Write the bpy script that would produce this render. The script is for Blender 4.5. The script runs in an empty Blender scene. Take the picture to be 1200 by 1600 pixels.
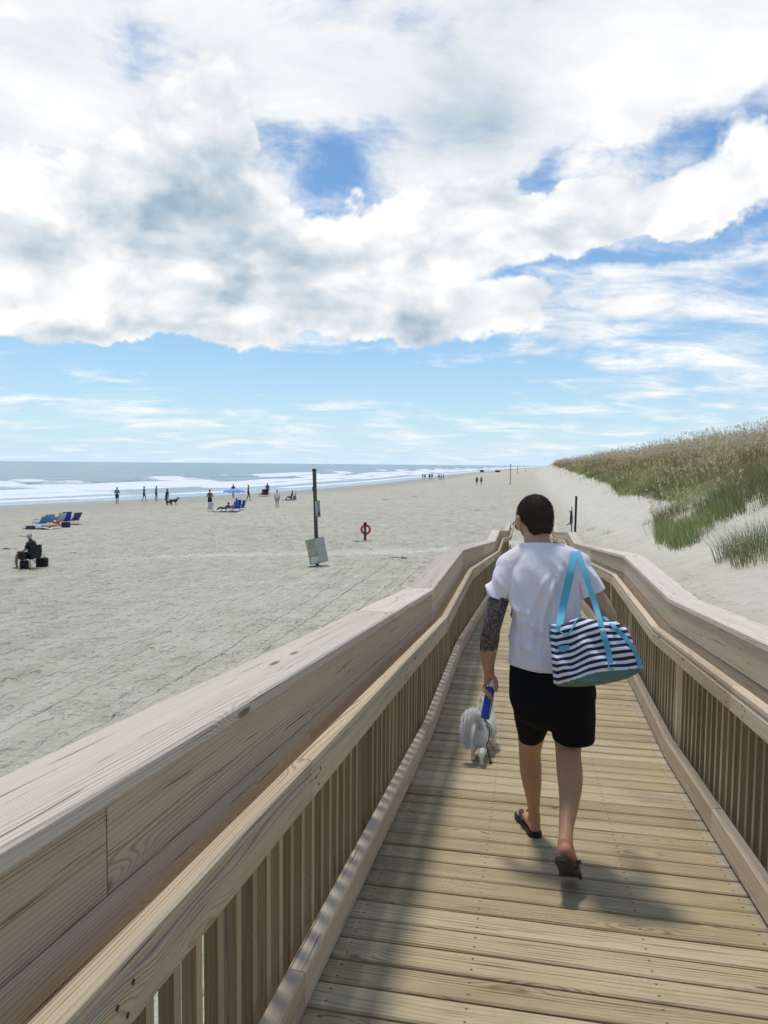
import bpy, bmesh, math, random
import numpy as np
from mathutils import Vector, Matrix
random.seed(7); rng = np.random.default_rng(11)
S = bpy.context.scene
COL = S.collection
R = math.radians
CAMZ = 4.75
F = 1148.5
# ---------------------------------------------------------------- camera
def cam_axes(yaw=0.19316, pitch=0.06498, roll=0.008956):
    cy, sy = math.cos(yaw), math.sin(yaw)
    fwd = np.array([-sy*math.cos(pitch), cy*math.cos(pitch), -math.sin(pitch)])
    right = np.array([cy, sy, 0.]); up = np.cross(right, fwd)
    c, s = math.cos(roll), math.sin(roll)
    return c*right+s*up, -s*right+c*up, fwd
CR, CU, CF = cam_axes()
CP = np.array([0, 0, CAMZ])
def proj(P):
    q = np.asarray(P, float)-CP
    d = q@CF
    return 600+F*(q@CR)/d, 800-F*(q@CU)/d
def ray(u, v):
    return CF+CR*(u-600)/F+CU*(800-v)/F
def W(u, v, Y):
    r = ray(u, v); t = Y/r[1]
    return np.array([r[0]*t, Y, CAMZ+r[2]*t])
cam = bpy.data.cameras.new('camera'); camo = bpy.data.objects.new('camera', cam); COL.objects.link(camo)
cam.sensor_fit = 'VERTICAL'; cam.sensor_height = 24; cam.lens = 24*F/1600
cam.clip_start = 0.05; cam.clip_end = 60000
M = Matrix((tuple(CR), tuple(CU), tuple(-CF))).transposed().to_4x4(); M.translation = Vector(CP)
camo.matrix_world = M; S.camera = camo
S.view_settings.view_transform = 'Standard'; S.view_settings.look = 'None'; S.view_settings.exposure = 0.58; S.view_settings.gamma = 1
# ---------------------------------------------------------------- helpers
def tag(o, label=None, cat=None, group=None, kind=None):
    if label: o['label'] = label
    if cat: o['category'] = cat
    if group: o['group'] = group
    if kind: o['kind'] = kind
    return o
def empty(name, loc=(0, 0, 0), rz=0):
    o = bpy.data.objects.new(name, None); o.location = loc; o.rotation_euler = (0, 0, rz); o.empty_display_size = .1
    COL.objects.link(o); return o
def link(name, me, mat=None, parent=None, smooth=False):
    o = bpy.data.objects.new(name, me); COL.objects.link(o)
    if mat:
        for m in (mat if isinstance(mat, (list, tuple)) else [mat]): me.materials.append(m)
    if smooth and len(me.polygons): me.polygons.foreach_set('use_smooth', [True]*len(me.polygons))
    if parent: o.parent = parent
    return o
def fastmesh(name, V, faces, nper):
    """V (n,3); faces (m,nper) array"""
    me = bpy.data.meshes.new(name)
    V = np.asarray(V, np.float32); fcs = np.asarray(faces, np.int32)
    me.vertices.add(len(V)); me.vertices.foreach_set('co', V.ravel())
    m = len(fcs); me.loops.add(m*nper); me.loops.foreach_set('vertex_index', fcs.ravel())
    me.polygons.add(m); me.polygons.foreach_set('loop_start', np.arange(m, dtype=np.int32)*nper)
    me.update(calc_edges=True); me.validate(); return me
def attr(me, name, vals):
    a = me.attributes.new(name, 'FLOAT', 'POINT'); a.data.foreach_set('value', np.asarray(vals, np.float32)); return a
def cattr(me, name, vals):
    a = me.attributes.new(name, 'FLOAT_COLOR', 'POINT')
    v = np.ones((len(vals), 4), np.float32); v[:, :3] = vals; a.data.foreach_set('color', v.ravel()); return a
def grid_faces(nu, nv):
    i = np.arange(nu-1)[:, None]*nv+np.arange(nv-1)[None, :]; i = i.ravel()
    return np.stack([i, i+nv, i+nv+1, i+1], 1)
def smooth(a, b, x):
    t = np.clip((x-a)/(b-a), 0, 1); return t*t*(3-2*t)
_perm = np.random.default_rng(3).random((256, 256))
def vnoise(x, y):
    xi = np.floor(x).astype(int); yi = np.floor(y).astype(int); fx = x-xi; fy = y-yi
    fx = fx*fx*(3-2*fx); fy = fy*fy*(3-2*fy)
    g = lambda a, b: _perm[a & 255, b & 255]
    return (g(xi, yi)*(1-fx)+g(xi+1, yi)*fx)*(1-fy)+(g(xi, yi+1)*(1-fx)+g(xi+1, yi+1)*fx)*fy
def fbm(x, y, o=4):
    s = 0; a = .5; x = np.asarray(x, float); y = np.asarray(y, float)
    for k in range(o):
        s = s+a*(vnoise(x+17.3*k, y+5.1*k)-.5); x = x*2.03; y = y*2.03; a *= .5
    return s
# node helper
class NT:
    def __init__(s, tree): s.t = tree; s.n = tree.nodes; s.l = tree.links
    def out(s, n):
        return n
    def add(s, typ, ins=None, **props):
        n = s.n.new(typ)
        for k, v in props.items(): setattr(n, k, v)
        if ins:
            for k, v in ins.items(): s.set(n.inputs[k], v)
        return n
    def set(s, sock, v):
        if v is None: return
        if isinstance(v, bpy.types.NodeSocket): s.l.new(v, sock)
        elif isinstance(v, bpy.types.Node): s.l.new(v.outputs[0], sock)
        else:
            if isinstance(v, (tuple, list)) and len(v) == 3 and sock.type == 'RGBA': v = (*v, 1)
            sock.default_value = v
    def m(s, op, a, b=None, c=None, clamp=False):
        n = s.n.new('ShaderNodeMath'); n.operation = op; n.use_clamp = clamp
        for i, v in enumerate((a, b, c)):
            if v is not None: s.set(n.inputs[i], v)
        return n.outputs[0]
    def vm(s, op, a, b=None, scale=None):
        n = s.n.new('ShaderNodeVectorMath'); n.operation = op
        s.set(n.inputs[0], a)
        if b is not None: s.set(n.inputs[1], b)
        if scale is not None: s.set(n.inputs['Scale'], scale)
        return n.outputs['Value'] if op in ('DOT_PRODUCT', 'LENGTH', 'DISTANCE') else n.outputs[0]
    def mix(s, f, a, b, blend='MIX'):
        n = s.n.new('ShaderNodeMix'); n.data_type = 'RGBA'; n.blend_type = blend
        s.set(n.inputs[0], f); s.set(n.inputs[6], a); s.set(n.inputs[7], b); return n.outputs[2]
    def fmix(s, f, a, b):
        n = s.n.new('ShaderNodeMix'); n.data_type = 'FLOAT'
        s.set(n.inputs[0], f); s.set(n.inputs[2], a); s.set(n.inputs[3], b); return n.outputs[0]
    def ss(s, x, a, b):
        n = s.n.new('ShaderNodeMapRange'); n.interpolation_type = 'SMOOTHSTEP'
        s.set(n.inputs[0], x); n.inputs[1].default_value = a; n.inputs[2].default_value = b
        n.inputs[3].default_value = 0; n.inputs[4].default_value = 1; return n.outputs[0]
    def comb(s, x, y, z=0.):
        n = s.n.new('ShaderNodeCombineXYZ')
        for i, v in enumerate((x, y, z)): s.set(n.inputs[i], v)
        return n.outputs[0]
    def sep(s, v):
        n = s.n.new('ShaderNodeSeparateXYZ'); s.set(n.inputs[0], v); return n.outputs
    def noise(s, vec, scale=1., detail=2., rough=.5, dist=0., dims='3D'):
        n = s.n.new('ShaderNodeTexNoise'); n.noise_dimensions = dims
        s.set(n.inputs['Vector'], vec); s.set(n.inputs['Scale'], scale); s.set(n.inputs['Detail'], detail)
        s.set(n.inputs['Roughness'], rough); s.set(n.inputs['Distortion'], dist); return n.outputs[0]
    def voro(s, vec, scale=1., feature='F1', out='Distance', rand=1., dims='3D', sm=None):
        n = s.n.new('ShaderNodeTexVoronoi'); n.feature = feature; n.voronoi_dimensions = dims
        s.set(n.inputs['Vector'], vec); s.set(n.inputs['Scale'], scale); s.set(n.inputs['Randomness'], rand)
        if sm is not None: n.inputs['Smoothness'].default_value = sm
        return n.outputs[out]
    def geo(s, k='Position'): return s.n.new('ShaderNodeNewGeometry').outputs[k]
    def att(s, name, o='Fac'):
        n = s.n.new('ShaderNodeAttribute'); n.attribute_name = name; return n.outputs[o]
    def bump(s, h, strength=1., dist=.01, normal=None):
        n = s.n.new('ShaderNodeBump'); s.set(n.inputs['Height'], h); s.set(n.inputs['Strength'], strength); s.set(n.inputs['Distance'], dist)
        if normal is not None: s.set(n.inputs['Normal'], normal)
        return n.outputs[0]
def newmat(name):
    m = bpy.data.materials.new(name); m.use_nodes = True; t = NT(m.node_tree)
    return m, t, m.node_tree.nodes['Principled BSDF']
def simple(name, col, rough=.6, var=.15, scale=20., spec=.4, bumpd=0., metal=0.):
    m, t, b = newmat(name)
    n = t.noise(t.n.new('ShaderNodeTexCoord').outputs['Object'], scale, 3, .6)
    lo = tuple(c*(1-var) for c in col); hi = tuple(min(1, c*(1+var)) for c in col)
    t.set(b.inputs['Base Color'], t.mix(n, lo, hi)); b.inputs['Roughness'].default_value = rough
    b.inputs['Specular IOR Level'].default_value = spec; b.inputs['Metallic'].default_value = metal
    if bumpd: t.set(b.inputs['Normal'], t.bump(n, .6, bumpd))
    return m
# ---------------------------------------------------------------- world: sky with clouds
SUN_DIR = np.array([-.17, .20, 1.0]); SUN_DIR /= np.linalg.norm(SUN_DIR)
sun_el = math.asin(SUN_DIR[2]); 
w = bpy.data.worlds.new('World'); S.world = w; w.use_nodes = True
t = NT(w.node_tree); bg = w.node_tree.nodes['Background']
sky = t.add('ShaderNodeTexSky', sky_type='NISHITA'); sky.sun_disc = False
sky.sun_elevation = sun_el; sky.sun_rotation = math.atan2(SUN_DIR[0], SUN_DIR[1]); sky.altitude = 0; sky.air_density = 1.0; sky.dust_density = .6; sky.ozone_density = 2.0
D = t.add('ShaderNodeTexCoord').outputs['Generated']
dx, dy, dz = t.sep(D)
az = t.m('ARCTAN2', dx, dy)                        # 0 = +Y, radians, right positive
el = t.m('ARCSINE', dz)
def azel(u, v):
    r = ray(u, v); r = r/np.linalg.norm(r); return math.atan2(r[0], r[1]), math.asin(r[2])
# warp for ragged outlines
wv = t.add('ShaderNodeTexNoise', {'Vector': D, 'Scale': 6., 'Detail': 5., 'Roughness': .62})
wsep = t.sep(wv.outputs['Color'])
azw = t.m('ADD', az, t.m('MULTIPLY', t.m('SUBTRACT', wsep[0], .5), .20))
elw = t.m('ADD', el, t.m('MULTIPLY', t.m('SUBTRACT', wsep[1], .5), .13))
def blob(u, v, ru, rv, amp, a_=None, e_=None):
    a0, e0 = azel(u, v); sa = ru/F*.9; se = rv/F*.9
    qa = t.m('MULTIPLY', t.m('SUBTRACT', azw if a_ is None else a_, a0), 1/sa)
    qe = t.m('MULTIPLY', t.m('SUBTRACT', elw if e_ is None else e_, e0), 1/se)
    r2 = t.m('ADD', t.m('MULTIPLY', qa, qa), t.m('MULTIPLY', qe, qe))
    return t.m('MULTIPLY', t.m('EXPONENT', t.m('MULTIPLY', r2, -1.)), amp)
def summ(lst):
    s = lst[0]
    for b in lst[1:]: s = t.m('ADD', s, b)
    return s
Ds = t.vm('MULTIPLY', D, (1, 1, 1.7))
n1 = t.noise(Ds, 6.5, 8, .60, .35)
n1s = t.noise(Ds, 6.5, 4, .52, .35); n1b = t.noise(t.vm('ADD', Ds, (-.020, .0, .045)), 6.5, 4, .52, .35)
vb = t.voro(t.vm('ADD', Ds, t.vm('SCALE', wv.outputs['Color'], scale=.10)), 13., 'SMOOTH_F1', 'Distance', sm=.6)
vb2 = t.voro(t.vm('ADD', Ds, t.vm('SCALE', wv.outputs['Color'], scale=.06)), 34., 'SMOOTH_F1', 'Distance', sm=.5)
puff = t.m('ADD', t.m('MULTIPLY', t.m('SUBTRACT', .45, vb), .75), t.m('MULTIPLY', t.m('SUBTRACT', .45, vb2), .38))
# 1. heaped cumulus bank
CU_ = [(230, 330, 270, 160, .95), (300, 190, 120, 95, .75), (90, 390, 200, 130, .6), (560, 420, 330, 95, .85), (330, 500, 420, 50, .75), (740, 320, 200, 62, .85), (900, 345, 200, 50, .75), (1080, 320, 220, 52, .78), (660, 480, 260, 40, .75), (60, 500, 150, 45, .5), (1170, 235, 70, 60, .75), (1100, 150, 130, 40, .35), (930, 200, 60, 40, .3), (300, 130, 90, 50, .45),
 (505, 262, 75, 58, -.8), (610,262,60,24,-.5), (205, 95, 70, 45, -1.2), (860, 255, 45, 60, -.9), (1010, 410, 60, 30, -.5), (450, 600, 1600, 46, -1.5), (1000, 415, 260, 26, -.8), (620, 215, 100, 22, -.5)]
cov1 = summ([blob(*b) for b in CU_])
dens = t.m('ADD', t.m('ADD', cov1, t.m('MULTIPLY', t.m('SUBTRACT', n1, .5), 1.25)), t.m('MULTIPLY', puff, .55))
cum = t.ss(dens, .35, .68)
# 2. thin high sheet, combed by the wind
pz = t.m('ADD', t.m('MAXIMUM', dz, 0.), .12)
rx = t.m('ADD', t.m('MULTIPLY', dx, .93), t.m('MULTIPLY', dy, .36)); ry = t.m('SUBTRACT', t.m('MULTIPLY', dy, .93), t.m('MULTIPLY', dx, .36))
pv = t.comb(t.m('DIVIDE', rx, pz), t.m('DIVIDE', ry, pz), 0.)
n2 = t.noise(t.vm('MULTIPLY', pv, (.85, 1.1, 1)), 2.1, 9, .62, .35)
CI_ = [(500, 110, 520, 120, .50), (60, 120, 160, 160, .50), (900, 120, 300, 130, .42), (1080, 70, 260, 130, .62), (1020, 470, 330, 60, .34), (1090, 590, 260, 34, .42), (150, 650, 420, 22, .10), (1150, 400, 120, 20, .15), (700, 690, 1600, 22, .16), (960, 640, 300, 30, .12), (300, 300, 500, 260, .3), (800, 300, 500, 130, .22),
 (205, 92, 70, 40, -.65), (510, 275, 80, 55, -.72), (600, 210, 150, 24, -.35), (860, 262, 55, 45, -.6), (1090, 205, 120, 55, -.62), (980, 230, 60, 30, -.35), (1195, 120, 35, 30, -.35), (960, 408, 230, 16, -.45), (1170, 350, 90, 25, -.45), (450, 585, 500, 42, -.5), (720, 600, 130, 40, -.35), (1180, 255, 40, 30, -.3)]
cov2 = summ([blob(*b) for b in CI_])
cir = t.m('MULTIPLY', t.ss(t.m('ADD', cov2, t.m('MULTIPLY', t.m('SUBTRACT', n2, .5), 2.3)), -.12, .60), t.fmix(t.ss(el, .01, .14), .55, .95))
cover = t.m('MAXIMUM', cum, cir)
# light and shade of the clouds
lit = t.m('ADD', t.m('ADD', t.m('MULTIPLY', t.m('SUBTRACT', n1s, n1b), 2.4), t.m('MULTIPLY', puff, .85)), t.m('MULTIPLY', t.m('SUBTRACT', n1, n1s), 2.2))
DK = [(325, 245, 100, 115, .9), (300, 355, 170, 48, .9), (430, 390, 330, 34, .45), (450, 465, 250, 36, .75), (270, 522, 170, 22, .95), (20, 525, 90, 30, .7), (740, 175, 85, 75, .55), (640, 500, 260, 28, .55), (200, 210, 60, 60, .25), (960, 352, 200, 24, .35), (700, 375, 120, 24, .5), (120, 350, 90, 50, .3)]
dark = summ([blob(*b) for b in DK])
n3 = t.noise(Ds, 5., 5, .55, .3)
dark = t.m('MULTIPLY', dark, t.m('ADD', t.m('MULTIPLY', t.ss(n3, .25, .75), .9), .50))
thick = t.m('MULTIPLY', t.ss(dens, .62, 1.5), .10)
sh_c = t.m('SUBTRACT', t.m('SUBTRACT', .87, t.m('MULTIPLY', t.m('MINIMUM', dark, .90), .56)), thick)
bright = t.m('ADD', sh_c, t.m('MULTIPLY', t.m('MULTIPLY', lit, cum), .75), clamp=True)
bright = t.m('SUBTRACT', bright, t.m('MULTIPLY', t.m('SUBTRACT', 1., cum), t.m('MULTIPLY', t.m('SUBTRACT', .62, n2), 1.3)), clamp=True)
ccol = t.mix(bright, (2.1, 2.9, 3.6), (6.9, 6.75, 6.6))
veil = t.m('MULTIPLY', t.m('EXPONENT', t.m('MULTIPLY', t.m('MAXIMUM', el, 0.), -9.)), .92)
blue = t.mix(1.0, sky.outputs[0], (.52, .71, .81), 'MULTIPLY')
skyc = t.mix(veil, blue, (4.0, 5.1, 6.2))
col = t.mix(cover, skyc, ccol)
t.set(bg.inputs['Color'], col); bg.inputs['Strength'].default_value = .112
sl = bpy.data.lights.new('sun', 'SUN'); sl.energy = 1.5; sl.angle = R(8); sl.color = (1, .95, .88)
so = bpy.data.objects.new('sun', sl); COL.objects.link(so); so.location = (0, 0, 40)
so.rotation_euler = Vector(SUN_DIR).to_track_quat('Z', 'Y').to_euler()
# ---------------------------------------------------------------- terrain
SY = np.array([-400, 0, 69, 113, 181, 339, 1000, 3000, 9000.]); SX = np.array([-190, -78, -55, -41, -36, -36, -21, 60, 330.])
_ys = np.arange(-400, 9001, 4.); _sx = np.interp(_ys, SY, SX); _k = np.exp(-np.linspace(-2, 2, 15)**2); _k /= _k.sum()
_sx = np.convolve(np.pad(_sx, 7, 'edge'), _k, 'valid')
shore = lambda y: np.interp(y, _ys, _sx)
cxf = lambda y: np.where(np.asarray(y) > 339, shore(y)+36, 0.)
def prof(pts):
    q = np.arange(-120, 400, .25); z = np.interp(q, *zip(*pts)); k = np.exp(-np.linspace(-2, 2, 9)**2); k /= k.sum()
    return q, np.convolve(np.pad(z, 4, 'edge'), k, 'valid')
PF = prof([(-120, -9), (-36, -4.78), (-30, -4.5), (-20, -4.32), (-5, -4.1), (1, -3.95), (3, -3.6), (6, -2.2), (9, -.7), (12, .55), (15, .75), (25, .2), (60, .3), (400, .3)])
PN = prof([(-120, -9), (-36, -4.78), (-30, -4.5), (-20, -4.32), (-5, -4.1), (0, -3.9), (1.5, -3.2), (3.5, -2.45), (5, -2.15), (7, -1.45), (9, -.5), (12, .8), (15, .9), (25, .3), (60, .3), (400, .3)])
def x2q(x, y):
    c = cxf(y); xl = x-c; s = shore(y)-c
    return np.where(xl > -5, xl, -5+(xl+5)*31/(-5-s))
def terr(x, y):
    x = np.asarray(x, float); y = np.asarray(y, float)
    q = x2q(x, y); wn = 1-smooth(18, 34, y)
    z = (1-wn)*np.interp(q, *PF)+wn*np.interp(q, *PN)
    du = smooth(3, 8, q)
    z = z+du*fbm(x/7, y/9, 3)*1.3+du*fbm(x/2.1, y/2.1, 3)*.35*smooth(200, 60, y)
    z = z+fbm(x/11, y/16, 3)*.16*(1-du)*smooth(-35, -22, q)
    z = z+.5*np.exp(-((x-.2)/4.)**2-((y-34)/4.5)**2)
    z = z+.45*np.exp(-((x-6.3)/1.6)**2-((y-17.5)/3.)**2)
    return z+CAMZ
def spaced(a, lo, hi, step, grow, b):
    l = [lo]
    s = step
    while l[-1] > a: s *= grow; l.append(l[-1]-s)
    l = l[::-1]; m = list(np.arange(lo+step, hi, step)); r = [hi]; s = step
    while r[-1] < b: s *= grow; r.append(r[-1]+s)
    return np.array(l+m+r)
qs = spaced(-60, -16, 9, .16, 1.035, 6000); ys = spaced(-60, 3, 48, .18, 1.03, 9000)
Q, Yg = np.meshgrid(qs, ys, indexing='ij')
c = cxf(Yg); s_ = shore(Yg)-c
Xg = c+np.where(Q > -5, Q, -5+(Q+5)*(-5-s_)/31)
Zg = terr(Xg, Yg)
nearw = smooth(75, 40, Yg)*smooth(-34, -24, Q)*smooth(-30, -16, Xg)
rough = (vnoise(Xg/.34, Yg/.30)-.5)*.045+(vnoise(Xg/.9+9, Yg/.8)-.5)*.05
Zg += 1.5*rough*nearw*(1-.65*smooth(1.2, 3, Q))
# wheel ruts running along the beach
for xo in (-1.9, -2.4, -3.2, -4.0, -4.9, -5.6, -9.4, -11.2, -14.3): Zg -= .055*np.exp(-((Xg-xo-.012*(Yg-15)+.25*np.sin(Yg/7+xo))/.17)**2)*nearw
# the foot path crossing to the water from the end of the boardwalk
px_ = np.array([-60, -30, -21, -15, -3.8, 1.0]); py_ = np.array([14, 22, 26.2, 31.0, 34.6, 33.5])
pd = np.abs(Yg-np.interp(Xg, px_, py_)-.35*np.sin(Xg/2.3))
pathm = np.exp(-(pd/(.55+.75*vnoise(Xg/3.1, Yg*0+2)))**2)*smooth(2.5, .5, Xg)*smooth(-34, -9, Xg)*(.35+.75*vnoise(Xg/4.7, Yg/3))
Zg -= .06*pathm
me = fastmesh('sand', np.stack([Xg, Yg, Zg], -1).reshape(-1, 3), grid_faces(len(qs), len(ys)), 4)
attr(me, 'wet', (1-smooth(-31.5, -19.5, Q+fbm(Yg/14, Xg/9, 3)*6)).ravel())
attr(me, 'path', pathm.ravel()); attr(me, 'dune', smooth(1.5, 4.5, Q).ravel())
ms, t, b = newmat('sand_mat')
P = t.geo(); px, py, pz = t.sep(P)
wet = t.att('wet'); path = t.att('path'); dune = t.att('dune')
P2 = t.comb(px, py, 0.)
big = t.noise(P2, .12, 4, .6); mid = t.noise(t.vm('MULTIPLY', P2, (1, .6, 1)), 1.1, 5, .65); fine = t.noise(P, 260., 2, .5); grit = t.noise(P, 40., 3, .7)
base = t.mix(t.ss(mid, .3, .7), (.525, .480, .360), (.68, .63, .485))
base = t.mix(t.m('MULTIPLY', t.ss(big, .40, .62), .5), base, (.66, .61, .475))
base = t.mix(t.m('MULTIPLY', dune, .55), base, (.66, .60, .49))
base = t.mix(t.m('MULTIPLY', t.ss(grit, .30, .42), .0), base, (.2, .19, .16))
base = t.mix(t.m('MULTIPLY', path, t.ss(mid, .25, .6)), base, (.68, .65, .56))
base = t.mix(t.m('MULTIPLY', t.ss(grit, .58, .72), .30), base, (.18, .17, .14))
base = t.mix(t.m('MULTIPLY', wet, .85), base, (.25, .225, .170))
# scattered debris: dark shell and weed bits
deb = t.voro(t.vm('MULTIPLY', P2, (1, .8, 1)), 1.9, 'F1', 'Distance')
debm = t.m('MULTIPLY', t.ss(deb, .085, .03), t.ss(t.noise(P2, .35, 2), .5, .62))
base = t.mix(t.m('MULTIPLY', debm, .7), base, (.12, .11, .085))
t.set(b.inputs['Base Color'], base)
t.set(b.inputs['Roughness'], t.fmix(wet, .95, .38)); t.set(b.inputs['Specular IOR Level'], t.fmix(wet, .15, .4))
foot = t.voro(t.vm('ADD', t.vm('MULTIPLY', P2, (1., .85, 1)), t.comb(mid, mid)), 3.1, 'SMOOTH_F1', 'Distance', sm=.25)
foot2 = t.voro(t.vm('MULTIPLY', P2, (1.2, 1., 1)), 6.5, 'SMOOTH_F1', 'Distance', sm=.3)
trk = t.noise(t.comb(t.m('ADD', t.m('MULTIPLY', px, 4.6), t.m('MULTIPLY', py, -.03)), t.m('MULTIPLY', py, .03), 0.), 1., 2, .5)
tread = t.m('MULTIPLY', t.m('SINE', t.m('MULTIPLY', py, 34.)), t.ss(trk, .52, .60))
tmask = t.m('MULTIPLY', t.m('MULTIPLY', t.ss(px, -13., -8.), t.ss(px, -1.0, -2.0)), t.ss(py, 34., 26.))
fh = t.m('ADD', t.m('MULTIPLY', t.ss(foot, .05, .5), .6), t.m('MULTIPLY', t.ss(foot2, .05, .45), .3))
fh = t.m('ADD', fh, t.m('MULTIPLY', t.noise(P2, 14., 5, .65), .5))
fh = t.m('MULTIPLY', fh, t.m('MULTIPLY', t.m('SUBTRACT', 1., t.m('MULTIPLY', wet, .93)), t.m('SUBTRACT', 1., t.m('MULTIPLY', dune, .72))))
fh = t.m('MULTIPLY', fh, t.m('SUBTRACT', 1., t.m('MULTIPLY', path, .5)))
fh = t.m('ADD', t.m('MULTIPLY', fh, t.m('SUBTRACT', 1., t.m('MULTIPLY', tmask, .25))), t.m('MULTIPLY', tmask, t.m('ADD', t.m('MULTIPLY', t.ss(trk, .38, .62), .42), t.m('MULTIPLY', tread, .05))))
fh = t.m('ADD', fh, t.m('MULTIPLY', t.noise(P, 90., 3, .6), .02))
t.set(b.inputs['Normal'], t.bump(fh, 1., .19))
sand = link('sand', me, ms, smooth=True); tag(sand, kind='structure')
# ---------------------------------------------------------------- sea
ts = np.concatenate([np.arange(-9, 110, .8), 110*1.045**np.arange(0, 105)]); ysw = spaced(-400, 30, 330, 1.3, 1.05, 12000)
T, Yw = np.meshgrid(ts, ysw, indexing='ij'); Xw = shore(Yw)-T
wob = fbm(Yw/38, T*0+3.1, 3)*13
Te = T+wob*smooth(8, 20, T)
Zw = fbm(Xw/9, Yw/22, 3)*.22*smooth(6, 30, T)*smooth(900, 200, T)
foam = np.zeros_like(T)
def breaker(t0, wd, ht, lo, hi, ph, tail):
    global Zw, foam
    seg = smooth(lo, hi, vnoise(Yw/33+ph, Yw*0+ph*3.7)*.75+vnoise(Yw/11+ph, Yw*0+ph)*.25)
    d = Te-t0
    Zw = Zw+ht*(np.exp(-np.where(d > 0, d/(wd*1.8), d/(wd*.55))**2))*(.35+.65*seg)
    foam = np.maximum(foam, seg*np.where(d > 0, np.exp(-(d/(wd*.7))**2), np.exp(-(np.abs(d)/tail)**1.5)))
breaker(7.5, 1.4, .10, .10, .4, 9.1, 2.2)
breaker(21, 1.8, .22, .15, .40, 1.3, 7)
breaker(31, 2.2, .38, .05, .30, 5.7, 8)
breaker(43, 2.6, .55, .22, .50, 8.2, 9)
breaker(60, 3.2, .85, .42, .62, 12.9, 10)
breaker(76, 4.0, .70, .60, .74, 20.4, 6)
breaker(105, 5, .5, .75, .85, 27.7, 5)
far = smooth(30, 160, T)
Zw += .10*np.sin(Te/7.)*smooth(40, 80, T)*smooth(1200, 300, T)
Zw = Zw*1.0
me = fastmesh('sea', np.stack([Xw, Yw, Zw-.02], -1).reshape(-1, 3), grid_faces(len(ts), len(ysw)), 4)
attr(me, 'foam', foam.ravel()); attr(me, 'shal', np.exp(-np.maximum(T, 0)/16.).ravel())
mw, t, b = newmat('sea_water')
P = t.geo(); foam_ = t.att('foam'); shal = t.att('shal')
nf = t.noise(t.vm('MULTIPLY', P, (1, .33, 1)), .55, 6, .7, .6); nl = t.noise(t.vm('MULTIPLY', P, (1, .2, 1)), .16, 4, .6)
fm = t.ss(t.m('ADD', foam_, t.m('MULTIPLY', t.m('SUBTRACT', nf, .5), 1.25)),   .26, .70)
sw = t.ss(t.m('ADD', t.m('MULTIPLY', shal, .5), t.m('MULTIPLY', t.m('SUBTRACT', nf, .5), 1.)), .42, .62)
fm = t.m('MAXIMUM', fm, t.m('MULTIPLY', sw, .35))
cd = t.mix(t.ss(nl, .38, .62), (.10, .20, .25), (.20, .29, .32))
wc = t.mix(t.m('MULTIPLY', shal, .85), cd, (.40, .50, .53))
t.set(b.inputs['Base Color'], t.mix(fm, wc, (.82, .84, .84)))
t.set(b.inputs['Roughness'], t.fmix(fm, .22, .9)); b.inputs['IOR'].default_value = 1.333
hh = t.m('ADD', t.m('MULTIPLY', t.noise(t.vm('MULTIPLY', P, (1, .35, 1)), .9, 6, .65), 1.), t.m('MULTIPLY', t.noise(t.vm('MULTIPLY', P, (1, .4, 1)), .12, 3, .6), 3.))
t.set(b.inputs['Normal'], t.bump(hh, t.fmix(shal, .75, .12), .22))
sea = link('sea', me, mw, smooth=True); tag(sea, kind='structure')
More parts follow.
